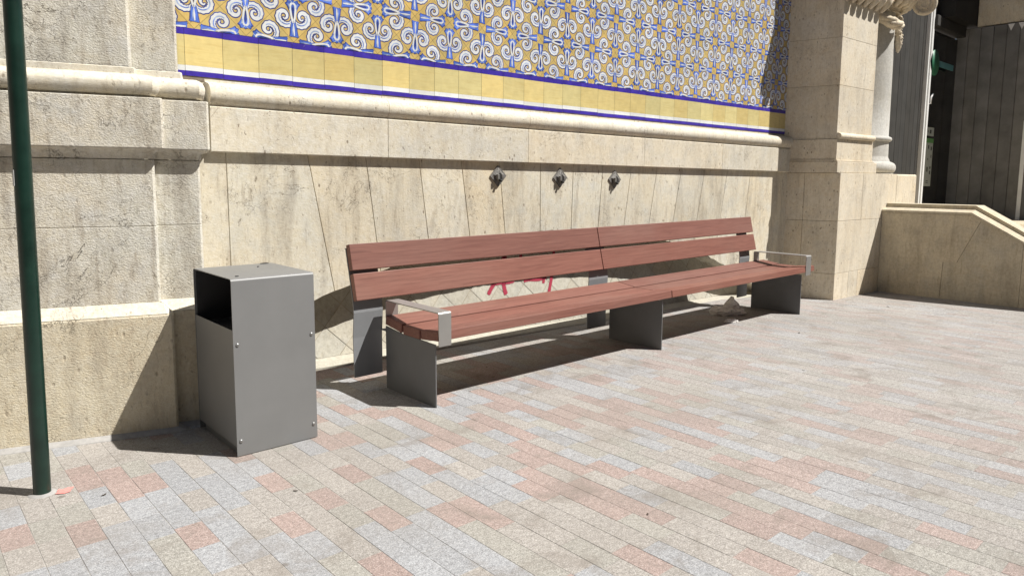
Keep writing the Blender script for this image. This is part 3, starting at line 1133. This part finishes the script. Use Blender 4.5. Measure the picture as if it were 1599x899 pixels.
# ------------------------------------------------------------------ column beside the pier
CO = Vector((10.50, 4.42, 0))
colm = thing('marble_column', 'smooth pale marble column with carved capital beside the stone pier', 'column', CO)
CR = 0.48
b = MB()
lathe(b, [(CR + 0.06, 1.521), (CR + 0.085, 1.53)] + [(CR + 0.045 + 0.062 * math.cos(R(a)), 1.612 + 0.076 * math.sin(R(a))) for a in range(-75, 86, 16)]
      + [(CR + 0.045, 1.694), (CR + 0.025, 1.700), (CR + 0.018, 1.725), (CR + 0.006, 1.745), (CR, 1.77)], n=64)
b.build('base', [M['column']], colm, sharp=50)
b = MB()
lathe(b, [(CR, 1.77), (CR - 0.003, 1.975)], n=64)
lathe(b, [(CR, 2.045), (CR - 0.011, 2.055), (CR - 0.014, 2.6), (CR - 0.022, 3.5), (CR - 0.03, 4.8)], n=64)
b.build('shaft', [M['column']], colm, sharp=50)
b = MB()
lathe(b, [(CR - 0.01, 1.975)] + [(CR + 0.036 * math.cos(R(a)), 2.010 + 0.034 * math.sin(R(a))) for a in range(-80, 81, 20)] + [(CR - 0.01, 2.045)], n=64)
b.build('ring', [M['column']], colm, sharp=50)
cap = MB()
lathe(cap, [(CR - 0.02, 3.74), (CR + 0.05, 3.80), (CR + 0.13, 3.88), (CR + 0.18, 4.0), (CR + 0.2, 4.10), (CR + 0.26, 4.12), (CR + 0.26, 4.24)], n=56)
for k in range(30):                                   # egg moulding
    a = 2 * math.pi * k / 30
    ca2, sa2 = math.cos(a), math.sin(a)
    tube(cap, [(ca2 * (CR + f_), sa2 * (CR + f_), z_) for f_, z_ in ((0.06, 3.755), (0.13, 3.80), (0.19, 3.90), (0.23, 4.02), (0.24, 4.1))],
         [0.016, 0.040, 0.052, 0.050, 0.045], 8)
for k in range(72):                                   # bead row
    a = 2 * math.pi * k / 72
    ca2, sa2 = math.cos(a), math.sin(a)
    tube(cap, [(ca2 * (CR + 0.02), sa2 * (CR + 0.02), z_) for z_ in (3.700, 3.715, 3.730)], [0.008, 0.019, 0.008], 6)
capo = cap.build('capital', [M['pier']], colm)


def volute(ang, rad, z):
    b_ = MB()
    pts, rads = [], []
    for i in range(56):
        t = i / 55
        a = R(95 - 660 * t)
        r = 0.165 * (1 - 0.84 * t)
        pts.append((r * math.cos(a), 0, r * math.sin(a)))
        rads.append(0.036 - 0.020 * t)
    tube(b_, pts, rads, 8)
    v0_ = len(b_.v)
    lathe(b_, [(0.001, -0.008), (0.12, -0.008), (0.135, -0.004), (0.135, 0.004), (0.12, 0.008), (0.001, 0.008)], n=24)
    b_.v[v0_:] = [(x_, z_, y_) for x_, y_, z_ in b_.v[v0_:]]
    tube(b_, [(0.0, 0, 0.165), (-0.14, 0, 0.185), (-0.32, 0, 0.15)], [0.036, 0.05, 0.05], 10)
    o_ = b_.build('volute', [M['pier']], capo)
    o_.location = (rad * math.cos(R(ang)), rad * math.sin(R(ang)), z)
    o_.rotation_euler = (0, 0, R(ang))


for an in (-58, -148, 32):
    volute(an, 0.80, 3.86)


def swag(a0, a1, z0, z1, drop):
    b_ = MB()
    nn = 22
    for strand in range(4):
        pts, rads = [], []
        for i in range(nn):
            t = i / (nn - 1)
            a = R(a0 + (a1 - a0) * t)
            thick = 0.012 + 0.030 * math.sin(math.pi * min(1, t * 1.08)) ** 0.8
            ph = strand * math.pi / 2 + t * 5.5
            r = CR + 0.055 + 0.045 * math.sin(math.pi * t) + thick * 0.85 * math.cos(ph)
            z = z0 + (z1 - z0) * t - drop * math.sin(math.pi * t) + thick * 0.85 * math.sin(ph)
            pts.append((r * math.cos(a), r * math.sin(a), z))
            rads.append(thick * (1 + 0.12 * math.sin(i * 2.3 + strand)))
        tube(b_, pts, rads, 8)
    b_.build('garland', [M['pier']], capo)


def tassel(an, z0, L):
    b_ = MB()
    a = R(an)
    r = CR + 0.03
    x, y = r * math.cos(a), r * math.sin(a)
    tube(b_, [(x, y, z0), (x, y, z0 - L * 0.2), (x, y, z0 - L * 0.5), (x, y, z0 - L * 0.8), (x, y, z0 - L)], [0.012, 0.036, 0.052, 0.042, 0.012], 10)
    for k in range(34):
        t = (k + 0.5) / 34
        bb = k * 2.4
        rr = 0.050 * math.sin(math.pi * (0.12 + 0.82 * t))
        q = Vector((x + rr * math.cos(bb), y + rr * math.sin(bb), z0 - L * (0.08 + 0.88 * t)))
        tube(b_, [q + Vector((0, 0, 0.015)), q, q - Vector((0, 0, 0.015))], [0.005, 0.016, 0.005], 6)
    b_.build('tassel', [M['pier']], capo)


swag(-146, -76, 3.70, 3.56, 0.10)
swag(-56, 16, 3.70, 3.56, 0.10)
tassel(-138, 3.66, 0.36)
tassel(-68, 3.56, 0.36)

# ------------------------------------------------------------------ stair cheek wall and steps
CX_ = 10.08
stair = thing('stair_wall', 'low shaded sandstone stair wall with stepped sloping coping right of the pier', 'wall', (CX_, 3.78, 0))


def side_extrude(mb_, prof, x0, x1, tint=(1, 1, 1)):
    n = len(prof)
    v = [(x0, y, z) for y, z in prof] + [(x1, y, z) for y, z in prof]
    f = [tuple(range(n)), tuple(range(2 * n - 1, n - 1, -1))]
    for i in range(n):
        f.append((i, n + i, n + (i + 1) % n, (i + 1) % n))
    mb_.add(v, f, 0, tint)


yb, yc = 0.0, 2.72 - 3.78          # local y of the back end and of the bend
zt, sl = 1.012, 0.575
ye = yc - (zt - 0.15) / sl
b = MB()
# stones with a stepped joint between them
j1 = [(-0.62, -0.2), (-0.62, 0.38), (-0.80, 0.40), (-1.03, 0.93)]
j1 = [(-0.76, -0.2), (-0.78, 0.405), (-0.935, 0.412), (-1.165, zt + (-1.165 - yc) * sl)]
g_ = 0.0022
side_extrude(b, [(yb, -0.2)] + [(y + g_, z) for y, z in j1] + [(yc, zt), (yb, zt)], 0.0, 0.45, (1.02, 1.01, 1.0))
side_extrude(b, [(y - g_, z) for y, z in reversed(j1)] + [(-1.62 + 0.002, -0.2), (-1.62 + 0.002, zt + (-1.62 - yc) * sl)], 0.0, 0.45, (0.95, 0.95, 0.95))
side_extrude(b, [(-1.62 - 0.002, zt + (-1.62 - yc) * sl), (-1.62 - 0.002, -0.2), (ye, -0.2), (ye, 0.15)], 0.0, 0.45, (1.0, 0.99, 0.97))
b.build('stone_face', [M['cheek']], stair)
b = MB()


def coping(x0, za, x1, zb, x2, zc_):
    """cross-section from the street side: lower edge, weathered ledge, riser, top"""
    sec = [(x0, za - 0.03), (x0, za), (x1, zb), (x1 + 0.004, zc_), (x2, zc_), (x2, za - 0.03)]
    sts = [(yb, 0.0), (yc, 0.0), (ye, (ye - yc) * sl)]
    n = len(sec)
    v, f = [], []
    for y, dz in sts:
        v += [(x, y, z + dz) for x, z in sec]
    for i in range(len(sts) - 1):
        for k in range(n):
            f.append((i * n + k, i * n + (k + 1) % n, (i + 1) * n + (k + 1) % n, (i + 1) * n + k))
    f += [tuple(range(n)), tuple((len(sts) - 1) * n + k for k in reversed(range(n)))]
    b.add(v, f)


coping(-0.012, zt + 0.034, 0.13, zt + 0.070, 0.47, zt + 0.118)
b.build('coping', [M['cheek']], stair)

steps = thing('entrance_steps', 'stone entrance steps hidden behind the low stair wall', 'steps', (12.3, 3.0, 0))
b = MB()
for k in range(5):
    b.box(-1.75, 1.88, -1.5 + 0.33 * k, 1.2, 0.16 * k - 0.05, 0.16 * (k + 1), 0.008, 0, grey(0.95, 1.05))
b.build('treads', [M['cheek']], steps)

# ------------------------------------------------------------------ entrance: boarded door, porch side
DY = 4.27
door = thing('entrance_door', 'dark boarded entrance door with pale metal frame and dark glass', 'door', (12.9, DY, 0))
b = MB()
x = -1.75
while x < -0.22:
    w = 0.18
    b.box(x + 0.001, min(x + w, -0.20) - 0.001, 0.0 + random.uniform(0, 0.004), 0.05, 0.5, 5.3, 0.006, 0, grey(0.95, 1.15, 0.02))
    x += w
b.box(-1.75, -0.2, 0.03, 0.08, 0.5, 5.3, 0, 0, (0.5, 0.5, 0.5))
b.build('boards', [M['doorboards']], door)
b = MB()
for x0, x1 in ((-0.185, -0.135), (-0.075, -0.005)):
    b.box(x0, x1, -0.05, 0.05, 0.5, 5.3, 0.006)
b.build('frame', [M['frame']], door)
b = MB()
b.box(-0.133, -0.077, 0.0, 0.04, 0.5, 5.3)
b.build('hinge_gap', [M['darkframe']], door)
b = MB()
b.box(-0.003, 1.9, 0.03, 0.06, 0.5, 3.9)
b.build('glass', [M['glass']], door)
b = MB()
b.box(-0.003, 1.45, -0.09, 0.1, 3.93, 4.10, 0.01)
b.box(-0.003, 0.3, 0.0, 0.1, 4.10, 6.0, 0.0, 0, (0.5, 0.5, 0.5))
b.box(0.302, 2.6, -0.24, 0.1, 4.10, 6.0, 0.0, 0, (0.5, 0.5, 0.5))
b.build('transom', [M['doorboards']], door)
b = MB()
tube(b, [(0.06, 0.02, 2.70), (0.06, -0.05, 2.70), (0.06, -0.05, 2.80), (0.14, -0.05, 2.86)], 0.014, 8)
b.build('handle', [M['frame']], door)

notice = thing('paper_notice', 'white and green paper notice stuck inside the dark door glass', 'notice', (13.1, DY - 0.012, 1.3))
b = MB()
b.box(-0.19, 0.22, -0.004, 0.002, 0.885, 1.025, 0, 0)
b.box(-0.20, 0.225, -0.004, 0.002, 0.05, 0.845, 0, 0)
b.box(-0.20, 0.225, -0.007, -0.0045, 0.77, 0.845, 0, 1)
for (x, z, w, h) in ((-0.06, 0.955, 0.03, 0.03), (0.06, 0.955, 0.075, 0.06), (0.02, 0.70, 0.05, 0.06), (0.15, 0.68, 0.05, 0.06),
                     (0.02, 0.50, 0.03, 0.03), (0.16, 0.55, 0.03, 0.05), (0.02, 0.33, 0.06, 0.08), (0.15, 0.36, 0.05, 0.04), (0.15, 0.28, 0.05, 0.06),
                     (0.05, 0.14, 0.10, 0.012), (0.05, 0.11, 0.10, 0.012)):
    b.box(x - w / 2, x + w / 2, -0.0065, -0.0045, z - h / 2, z + h / 2, 0, 2)
b.build('sheet', [M['sheet'], M['sheetgreen'], M['ink']], notice)

sign = thing('pharmacy_sign', 'green round sign with teal bar behind the dark door glass', 'sign', (12.99, DY - 0.02, 3.36))
b = MB()
lathe(b, [(0.001, 0.0), (0.19, 0.0), (0.205, 0.012), (0.205, 0.03), (0.001, 0.03)], n=32)
o = b.build('disc', [M['signgreen']], sign, loc=(0.04, 0, 0.0), rot=(R(90), 0, 0))
b = MB()
b.box(0.25, 0.98, -0.02, 0.0, -0.035, 0.06, 0.004)
b.build('bar', [M['signteal']], sign)

porch = thing('porch_wall', 'dark boarded porch side wall with dim stone above at the right edge', 'wall', (14.35, 2.5, 0))
b = MB()
y = 0.12
while y < 1.75:
    w = 0.19
    d = random.uniform(0, 0.008)
    b.box(-0.03 - d, 0.03, y + 0.001, y + w - 0.001, 0.3, 4.07 + random.uniform(-0.004, 0.004), 0.012, 0, grey(0.9, 1.15, 0.02))
    y += w
b.build('boards', [M['boards']], porch)
b = MB()
for z0, z1 in ((-0.2, 4.05), (4.085, 4.75), (4.755, 5.5), (5.505, 6.3), (6.305, 10.0)):
    b.box(0.035 if z1 < 4.07 else -0.02, 0.6, 0.12, 1.52, z0, z1, 0.01, 0, grey(0.95, 1.05))
b.build('stonework', [M['pier']], porch)
b = MB()
b.box(-0.055, -0.038, 0.66, 0.72, 0.3, 2.45, 0.004)
b.build('trim', [M['frame']], porch)
b = MB()
for yy in (1.01, 0.86):  # two small white triangles at the top of the boards
    b.add([(-0.052, yy + 0.05, 4.06), (-0.052, yy - 0.05, 4.06), (-0.052, yy, 3.945)], [(0, 1, 2)])
b.build('white_triangle', [M['tissue']], porch)

# ------------------------------------------------------------------ bench
bench = thing('long_bench', 'long two-section bench with red hardwood slats on charcoal steel plates', 'bench', (2.49, 3.49, 0), (0, R(-0.34), 0))


def board(x0, x1, sec, tint, bev=0.004):
    """sec: four (y,z) corners of the cross-section."""
    bm = bmesh.new()
    vs_ = [[bm.verts.new((x, y, z)) for y, z in sec] for x in (x0, x1)]
    bm.faces.new(vs_[0])
    bm.faces.new(vs_[1][::-1])
    for i in range(4):
        bm.faces.new((vs_[0][i], vs_[1][i], vs_[1][(i + 1) % 4], vs_[0][(i + 1) % 4]))
    bmesh.ops.recalc_face_normals(bm, faces=bm.faces[:])
    bmesh.ops.bevel(bm, geom=bm.edges[:], offset=bev, segments=2, affect='EDGES', profile=0.5)
    b_ = MB()
    b_.from_bm(bm, 0, tint)
    return b_


TH = 0.060
seat_secs = []
for (ya, za, yb_, zb_) in ((-0.025, 0.486, 0.156, 0.468), (0.172, 0.464, 0.358, 0.466), (0.374, 0.471, 0.568, 0.498)):
    d = Vector((yb_ - ya, zb_ - za)).normalized()
    nrm = Vector((d.y, -d.x))
    seat_secs.append([(ya, za), (yb_, zb_), (yb_ + nrm.x * TH, zb_ + nrm.y * TH), (ya + nrm.x * TH, za + nrm.y * TH)])
SJ = 2.405
for x0, x1 in ((0.0, SJ - 0.004), (SJ + 0.004, 4.985)):
    for sec in seat_secs:
        t = random.uniform(0.86, 1.08)
        w_ = random.uniform(-0.05, 0.05)
        board(x0, x1, sec, (t * (1 + w_), t, t * (1 - w_))).build('seat_slat', [M['wood']], bench)
BJ = 2.25


def back_sec(y0, z0, y1, z1, th=0.045):
    d = Vector((y1 - y0, z1 - z0)).normalized()
    nrm = Vector((d.y, -d.x))
    return [(y0, z0), (y1, z1), (y1 + nrm.x * th, z1 + nrm.y * th), (y0 + nrm.x * th, z0 + nrm.y * th)]


lower = back_sec(0.595, 0.618, 0.637, 0.792)
upper = back_sec(0.642, 0.815, 0.681, 0.985)
for x0, x1 in ((-0.20, BJ - 0.004), (BJ + 0.004, 4.87)):
    for sec, k in ((lower, 1.0), (upper, 0.97)):
        t = random.uniform(0.94, 1.08) * k
        w_ = random.uniform(-0.04, 0.04)
        board(x0, x1, sec, (t * (1 + w_), t, t * (1 - w_))).build('back_slat', [M['wood']], bench)
for x in (0.0, 2.313, 4.76):
    b = MB()
    pr = [(0.0, -0.06), (0.572, -0.06), (0.572, 0.428), (0.37, 0.406), (0.17, 0.404), (0.0, 0.40)]
    n = len(pr)
    b.add([(x, y, z) for y, z in pr] + [(x + 0.008, y, z) for y, z in pr],
          [tuple(range(n))[::-1], tuple(range(n, 2 * n))] + [(i, (i + 1) % n, n + (i + 1) % n, n + i) for i in range(n)])
    lg = b.build('leg', [M['legpaint']], bench)
for x0, x1 in ((-0.197, 0.018), (2.11, 2.355), (4.60, 4.80)):
    b = MB()
    # upright plate, kinked back above the seat
    prof = [(0.652, 0.088), (0.650, 0.36), (0.634, 0.53), (0.6445, 0.62), (0.725, 0.955)]
    th = 0.008
    v, f = [], []
    for y, z in prof:
        wx = 0.012 if z > 0.3 else 0.0
        v += [(x0 - wx * 0.4, y, z), (x1, y, z), (x1, y + th, z), (x0 - wx * 0.4, y + th, z)]
    for i in range(len(prof) - 1):
        for k in range(4):
            f.append((i * 4 + k, i * 4 + (k + 1) % 4, (i + 1) * 4 + (k + 1) % 4, (i + 1) * 4 + k))
    f += [(3, 2, 1, 0), tuple((len(prof) - 1) * 4 + k for k in range(4))]
    b.add(v, f)
    b.box(max(x0 + 0.04, 0.012), max(x1 - 0.03, 0.05), 0.45, 0.648, 0.385, 0.395, 0.002)
    b.build('back_support', [M['backpaint']], bench)
for x0, x1 in ((0.004, 0.098), (4.785, 4.895)):
    b = MB()
    th = 0.007
    path = [(-0.034, 0.392), (-0.034, 0.590)] + [(-0.034 + 0.014 * (1 - math.cos(R(a))), 0.590 + 0.014 * math.sin(R(a))) for a in (30, 60, 90)]
    path += [(0.563, 0.604)] + [(0.563 + 0.014 * math.sin(R(a)), 0.590 + 0.014 * math.cos(R(a))) for a in (30, 60, 90)] + [(0.577, 0.48)]
    v, f = [], []
    n = len(path)
    for i, (y, z) in enumerate(path):
        d = (Vector(path[min(i + 1, n - 1)]) - Vector(path[max(i - 1, 0)])).normalized()
        nn = Vector((d.y, -d.x)) * th
        v += [(x0, y, z), (x1, y, z), (x1, y + nn.x, z + nn.y), (x0, y + nn.x, z + nn.y)]
    for i in range(n - 1):
        for k in range(4):
            f.append((i * 4 + k, i * 4 + (k + 1) % 4, (i + 1) * 4 + (k + 1) % 4, (i + 1) * 4 + k))
    f += [(3, 2, 1, 0), tuple((n - 1) * 4 + k for k in range(4))]
    b.add(v, f)
    b.build('armrest', [M['steel']], bench)

# ------------------------------------------------------------------ litter bin
BX, BY, BW, BD, BH = 1.270, 3.511, 0.438, 0.562, 0.915
lb = thing('litter_bin', 'grey painted metal litter bin with open side slots beside the bench', 'litter bin', (BX, BY, 0), (0, 0, 0))
b = MB()
th, rr = 0.004, 0.016
path = [(0.0, 0.004), (0.0, BH - rr)] + [(rr * (1 - math.cos(R(a))), BH - rr + rr * math.sin(R(a))) for a in (15, 30, 45, 60, 75, 90)]
path += [(BD - rr, BH)] + [(BD - rr + rr * math.sin(R(a)), BH - rr + rr * math.cos(R(a))) for a in (15, 30, 45, 60, 75, 90)] + [(BD, 0.004)]
v, f = [], []
n = len(path)
for i, (y, z) in enumerate(path):
    d = (Vector(path[min(i + 1, n - 1)]) - Vector(path[max(i - 1, 0)])).normalized()
    nn = Vector((d.y, -d.x)) * th
    v += [(0, y, z), (BW, y, z), (BW, y + nn.x, z + nn.y), (0, y + nn.x, z + nn.y)]
for i in range(n - 1):
    for k in range(4):
        f.append((i * 4 + k, i * 4 + (k + 1) % 4, (i + 1) * 4 + (k + 1) % 4, (i + 1) * 4 + k))
f += [(3, 2, 1, 0), tuple((n - 1) * 4 + k for k in range(4))]
b.add(v, f)
b.build('shell', [M['binpaint']], lb, sharp=40)
for x0 in (0.001, BW - 0.005):
    b = MB()
    b.box(x0, x0 + 0.004, 0.006, BD - 0.006, 0.052, 0.655, 0.0012)
    b.build('side_panel', [M['binpaint']], lb)
b = MB()
b.box(0.02, BW - 0.02, 0.012, BD - 0.012, 0.60, 0.606, 0)
b.box(0.012, BW - 0.012, 0.0045, 0.009, 0.62, BH - 0.02, 0)
b.box(0.012, BW - 0.012, BD - 0.009, BD - 0.0045, 0.62, BH - 0.02, 0)
b.box(0.2, 0.206, 0.012, BD - 0.012, 0.606, BH - 0.008, 0)
b.build('liner', [M['black']], lb)
b = MB()
b.box(0.02, BW - 0.02, 0.05, BD - 0.03, -0.005, 0.055, 0.003)
b.build('foot', [M['legpaint']], lb)
for x, z in ((0.021, 0.581), (BW - 0.021, 0.581), (0.021, 0.081), (BW - 0.021, 0.081)):
    b = MB()
    lathe(b, [(0.0095, 0.0), (0.0092, 0.002), (0.0075, 0.004), (0.003, 0.0055), (0.0005, 0.006)], n=16)
    b.build('bolt', [M['bolt']], lb, loc=(x, 0.0, z), rot=(R(90), 0, 0))
# debris on the lid
leaf_spots = [((0.39, 0.53), 0.02), ((0.30, 0.40), 0.005), ((0.06, 0.08), 0.008)]
for (x, y), s in leaf_spots:
    b = MB()
    bm = bmesh.new()
    bmesh.ops.create_icosphere(bm, subdivisions=2, radius=1)
    for q in bm.verts:
        q.co *= 1 + 0.25 * mnoise.noise(q.co * 2 + Vector((x * 50, 0, 0)))
        q.co = Vector((q.co.x * s * 1.4, q.co.y * s * 0.7, q.co.z * 0.003))
    b.from_bm(bm, 0, (1, 1, 1), Matrix.Translation((BX + x, BY + y, BH + 0.002)))
    tag(b.build('dry_leaf_scrap', [M['spoutdark']]), {0.02: 'largest dark leaf scrap at the back edge of the bin lid', 0.005: 'tiny dark crumb in the middle of the bin lid',
        0.008: 'small dark scrap at the front left corner of the bin lid'}[s], 'debris', 'dark scraps on the bin lid')

# ------------------------------------------------------------------ green pole
pole = thing('green_pole', 'dark green painted steel pole standing on the paving at the left', 'pole', (0.458, 3.672, 0), (0, R(0.52), 0))
b = MB()
tube(b, [(0, 0, -0.02), (0, 0, 1.5), (0, 0, 3.0), (0, 0, 4.6)], 0.0345, 32)
b.build('tube', [M['pole']], pole, sharp=50)
b = MB()
lathe(b, [(0.058, -0.002), (0.054, 0.002), (0.045, 0.005), (0.03, 0.008)], n=28)
b.build('mortar_collar', [M['mortar']], pole)
b = MB()
b.box(-0.037, -0.033, -0.02, 0.006, 1.372, 1.44, 0.001)
b.build('sticker', [M['mortar']], pole)

b = MB()
pts = [(0.497, 3.617), (0.53, 3.597), (0.553, 3.603), (0.562, 3.625), (0.578, 3.652), (0.556, 3.660), (0.530, 3.650), (0.522, 3.668), (0.513, 3.655), (0.507, 3.63)]
b.poly([(x, y, 0.0042) for x, y in pts])
tag(b.build('paint_mark', [M['mark']]), 'faded red paint blot on the paving beside the pole foot', 'paint mark')


# ------------------------------------------------------------------ litter under the bench
def crumple(name, spec, mat, label, cat, loc, rot):
    bm = bmesh.new()
    bmesh.ops.create_icosphere(bm, subdivisions=4, radius=1)
    for v_ in bm.verts:
        c = v_.co.copy()
        d = spec(c)
        n1_ = mnoise.noise(c * 2.1 + Vector((loc[0], 3, 0)))
        n2_ = abs(mnoise.noise(c * 4.3 + Vector((0, loc[1], 5))))
        v_.co = d * (1 + 0.30 * n1_ - 0.35 * n2_)
        v_.co.z = max(v_.co.z, 0.0)
    b_ = MB()
    b_.from_bm(bm)
    o_ = b_.build(name, [mat], loc=loc, rot=rot)
    return tag(o_, label, cat)


def bag(c):
    z = max(0, c.z + 0.35)
    return Vector((c.x * 0.19, c.y * 0.10, 0.072 * z))


bagb = MB()
bm = bmesh.new()
bmesh.ops.create_icosphere(bm, subdivisions=4, radius=1)
for v_ in bm.verts:
    c = v_.co.copy()
    n1_ = mnoise.noise(c * 2.1 + Vector((1, 3, 0)))
    n2_ = abs(mnoise.noise(c * 4.3 + Vector((0, 2, 5))))
    v_.co = bag(c) * (1 + 0.35 * n1_ - 0.4 * n2_)
    v_.co.z = max(v_.co.z, 0.0)
bagb.from_bm(bm)
# the open top of the bag stands up as a folded flap
bm = bmesh.new()
bmesh.ops.create_grid(bm, x_segments=14, y_segments=14, size=1)
for v_ in bm.verts:
    a, h_ = v_.co.x, (v_.co.y + 1) / 2
    w_ = 0.080 if h_ < 0.55 else 0.080 * (1 - (h_ - 0.55) / 0.45 * 0.92)
    c = Vector((a * w_, 0, h_ * 0.185))
    c.y = 0.03 * abs(a) - 0.02 + 0.03 * mnoise.noise(Vector((a * 1.7, h_ * 2.2, 4))) + 0.035 * h_
    c.x += 0.06 + 0.012 * mnoise.noise(Vector((a * 2, h_ * 3, 9)))
    v_.co = c
ret = bmesh.ops.extrude_face_region(bm, geom=bm.faces[:])
for e_ in ret['geom']:
    if isinstance(e_, bmesh.types.BMVert):
        e_.co.y += 0.022
bmesh.ops.recalc_face_normals(bm, faces=bm.faces[:])
bagb.from_bm(bm)
tag(bagb.build('paper_bag', [M['paper']], loc=(6.66, 4.0, 0.0), rot=(0, 0, R(-40))), 'crumpled pale paper bag lying in the shade under the bench', 'paper bag')
crumple('crumpled_tissue', lambda c: Vector((c.x * 0.075, c.y * 0.035, 0.03 * max(0, c.z + 0.3))), M['tissue'],
        'small white crumpled tissue in the sun in front of the bench', 'tissue', (6.30, 3.735, 0.0), (0, 0, R(-35)))

# ------------------------------------------------------------------ bits of dry leaf on the paving
spots = [(0.66, 3.47, 0.5, 0.014), (3.34, 4.02, 1.2, 0.012), (2.86, 3.62, 0.2, 0.010), (2.95, 4.52, 2.0, 0.014), (4.72, 4.32, 0.9, 0.013),
         (1.32, 2.95, 2.4, 0.012), (6.35, 3.05, 0.3, 0.018), (8.9, 3.2, 1.0, 0.022), (5.1, 2.4, 1.4, 0.012), (2.35, 1.75, 0.7, 0.010)]
leaf0 = None
for x, y, a, sc_ in spots:
    if leaf0 is None:
        b = MB()
        nn = 10
        top = []
        for k in range(nn):
            t = k / (nn - 1) * 2 - 1
            top.append((t, 0.34 * (1 - t * t) * (1 + 0.3 * math.sin(k * 2.1)), 0.18 + 0.25 * t * t))
        v = []
        for t, w, z in top:
            v += [(t, w, z + 0.1), (t, 0, z), (t, -w, z + 0.12)]
        n0 = len(v)
        v += [(p[0], p[1], p[2] - 0.08) for p in v]
        f = []
        for k in range(nn - 1):
            for c in range(2):
                q = (k * 3 + c, k * 3 + c + 1, k * 3 + c + 4, k * 3 + c + 3)
                f.append(q)
                f.append(tuple(n0 + w for w in reversed(q)))
        b.add(v, f)
        leaf0 = b.build('dry_leaf', [M['leaf']])
        o = leaf0
    else:
        o = leaf0.copy()
        col.objects.link(o)
    o.location = (x, y, ground_z(x, y) + 0.001)
    o.rotation_euler = (0, 0, a)
    o.scale = (sc_, sc_, sc_ * 0.6)
    tag(o, 'tiny curled dark brown leaf scrap lying on the granite paving', 'leaf', 'leaf scraps scattered on the paving')
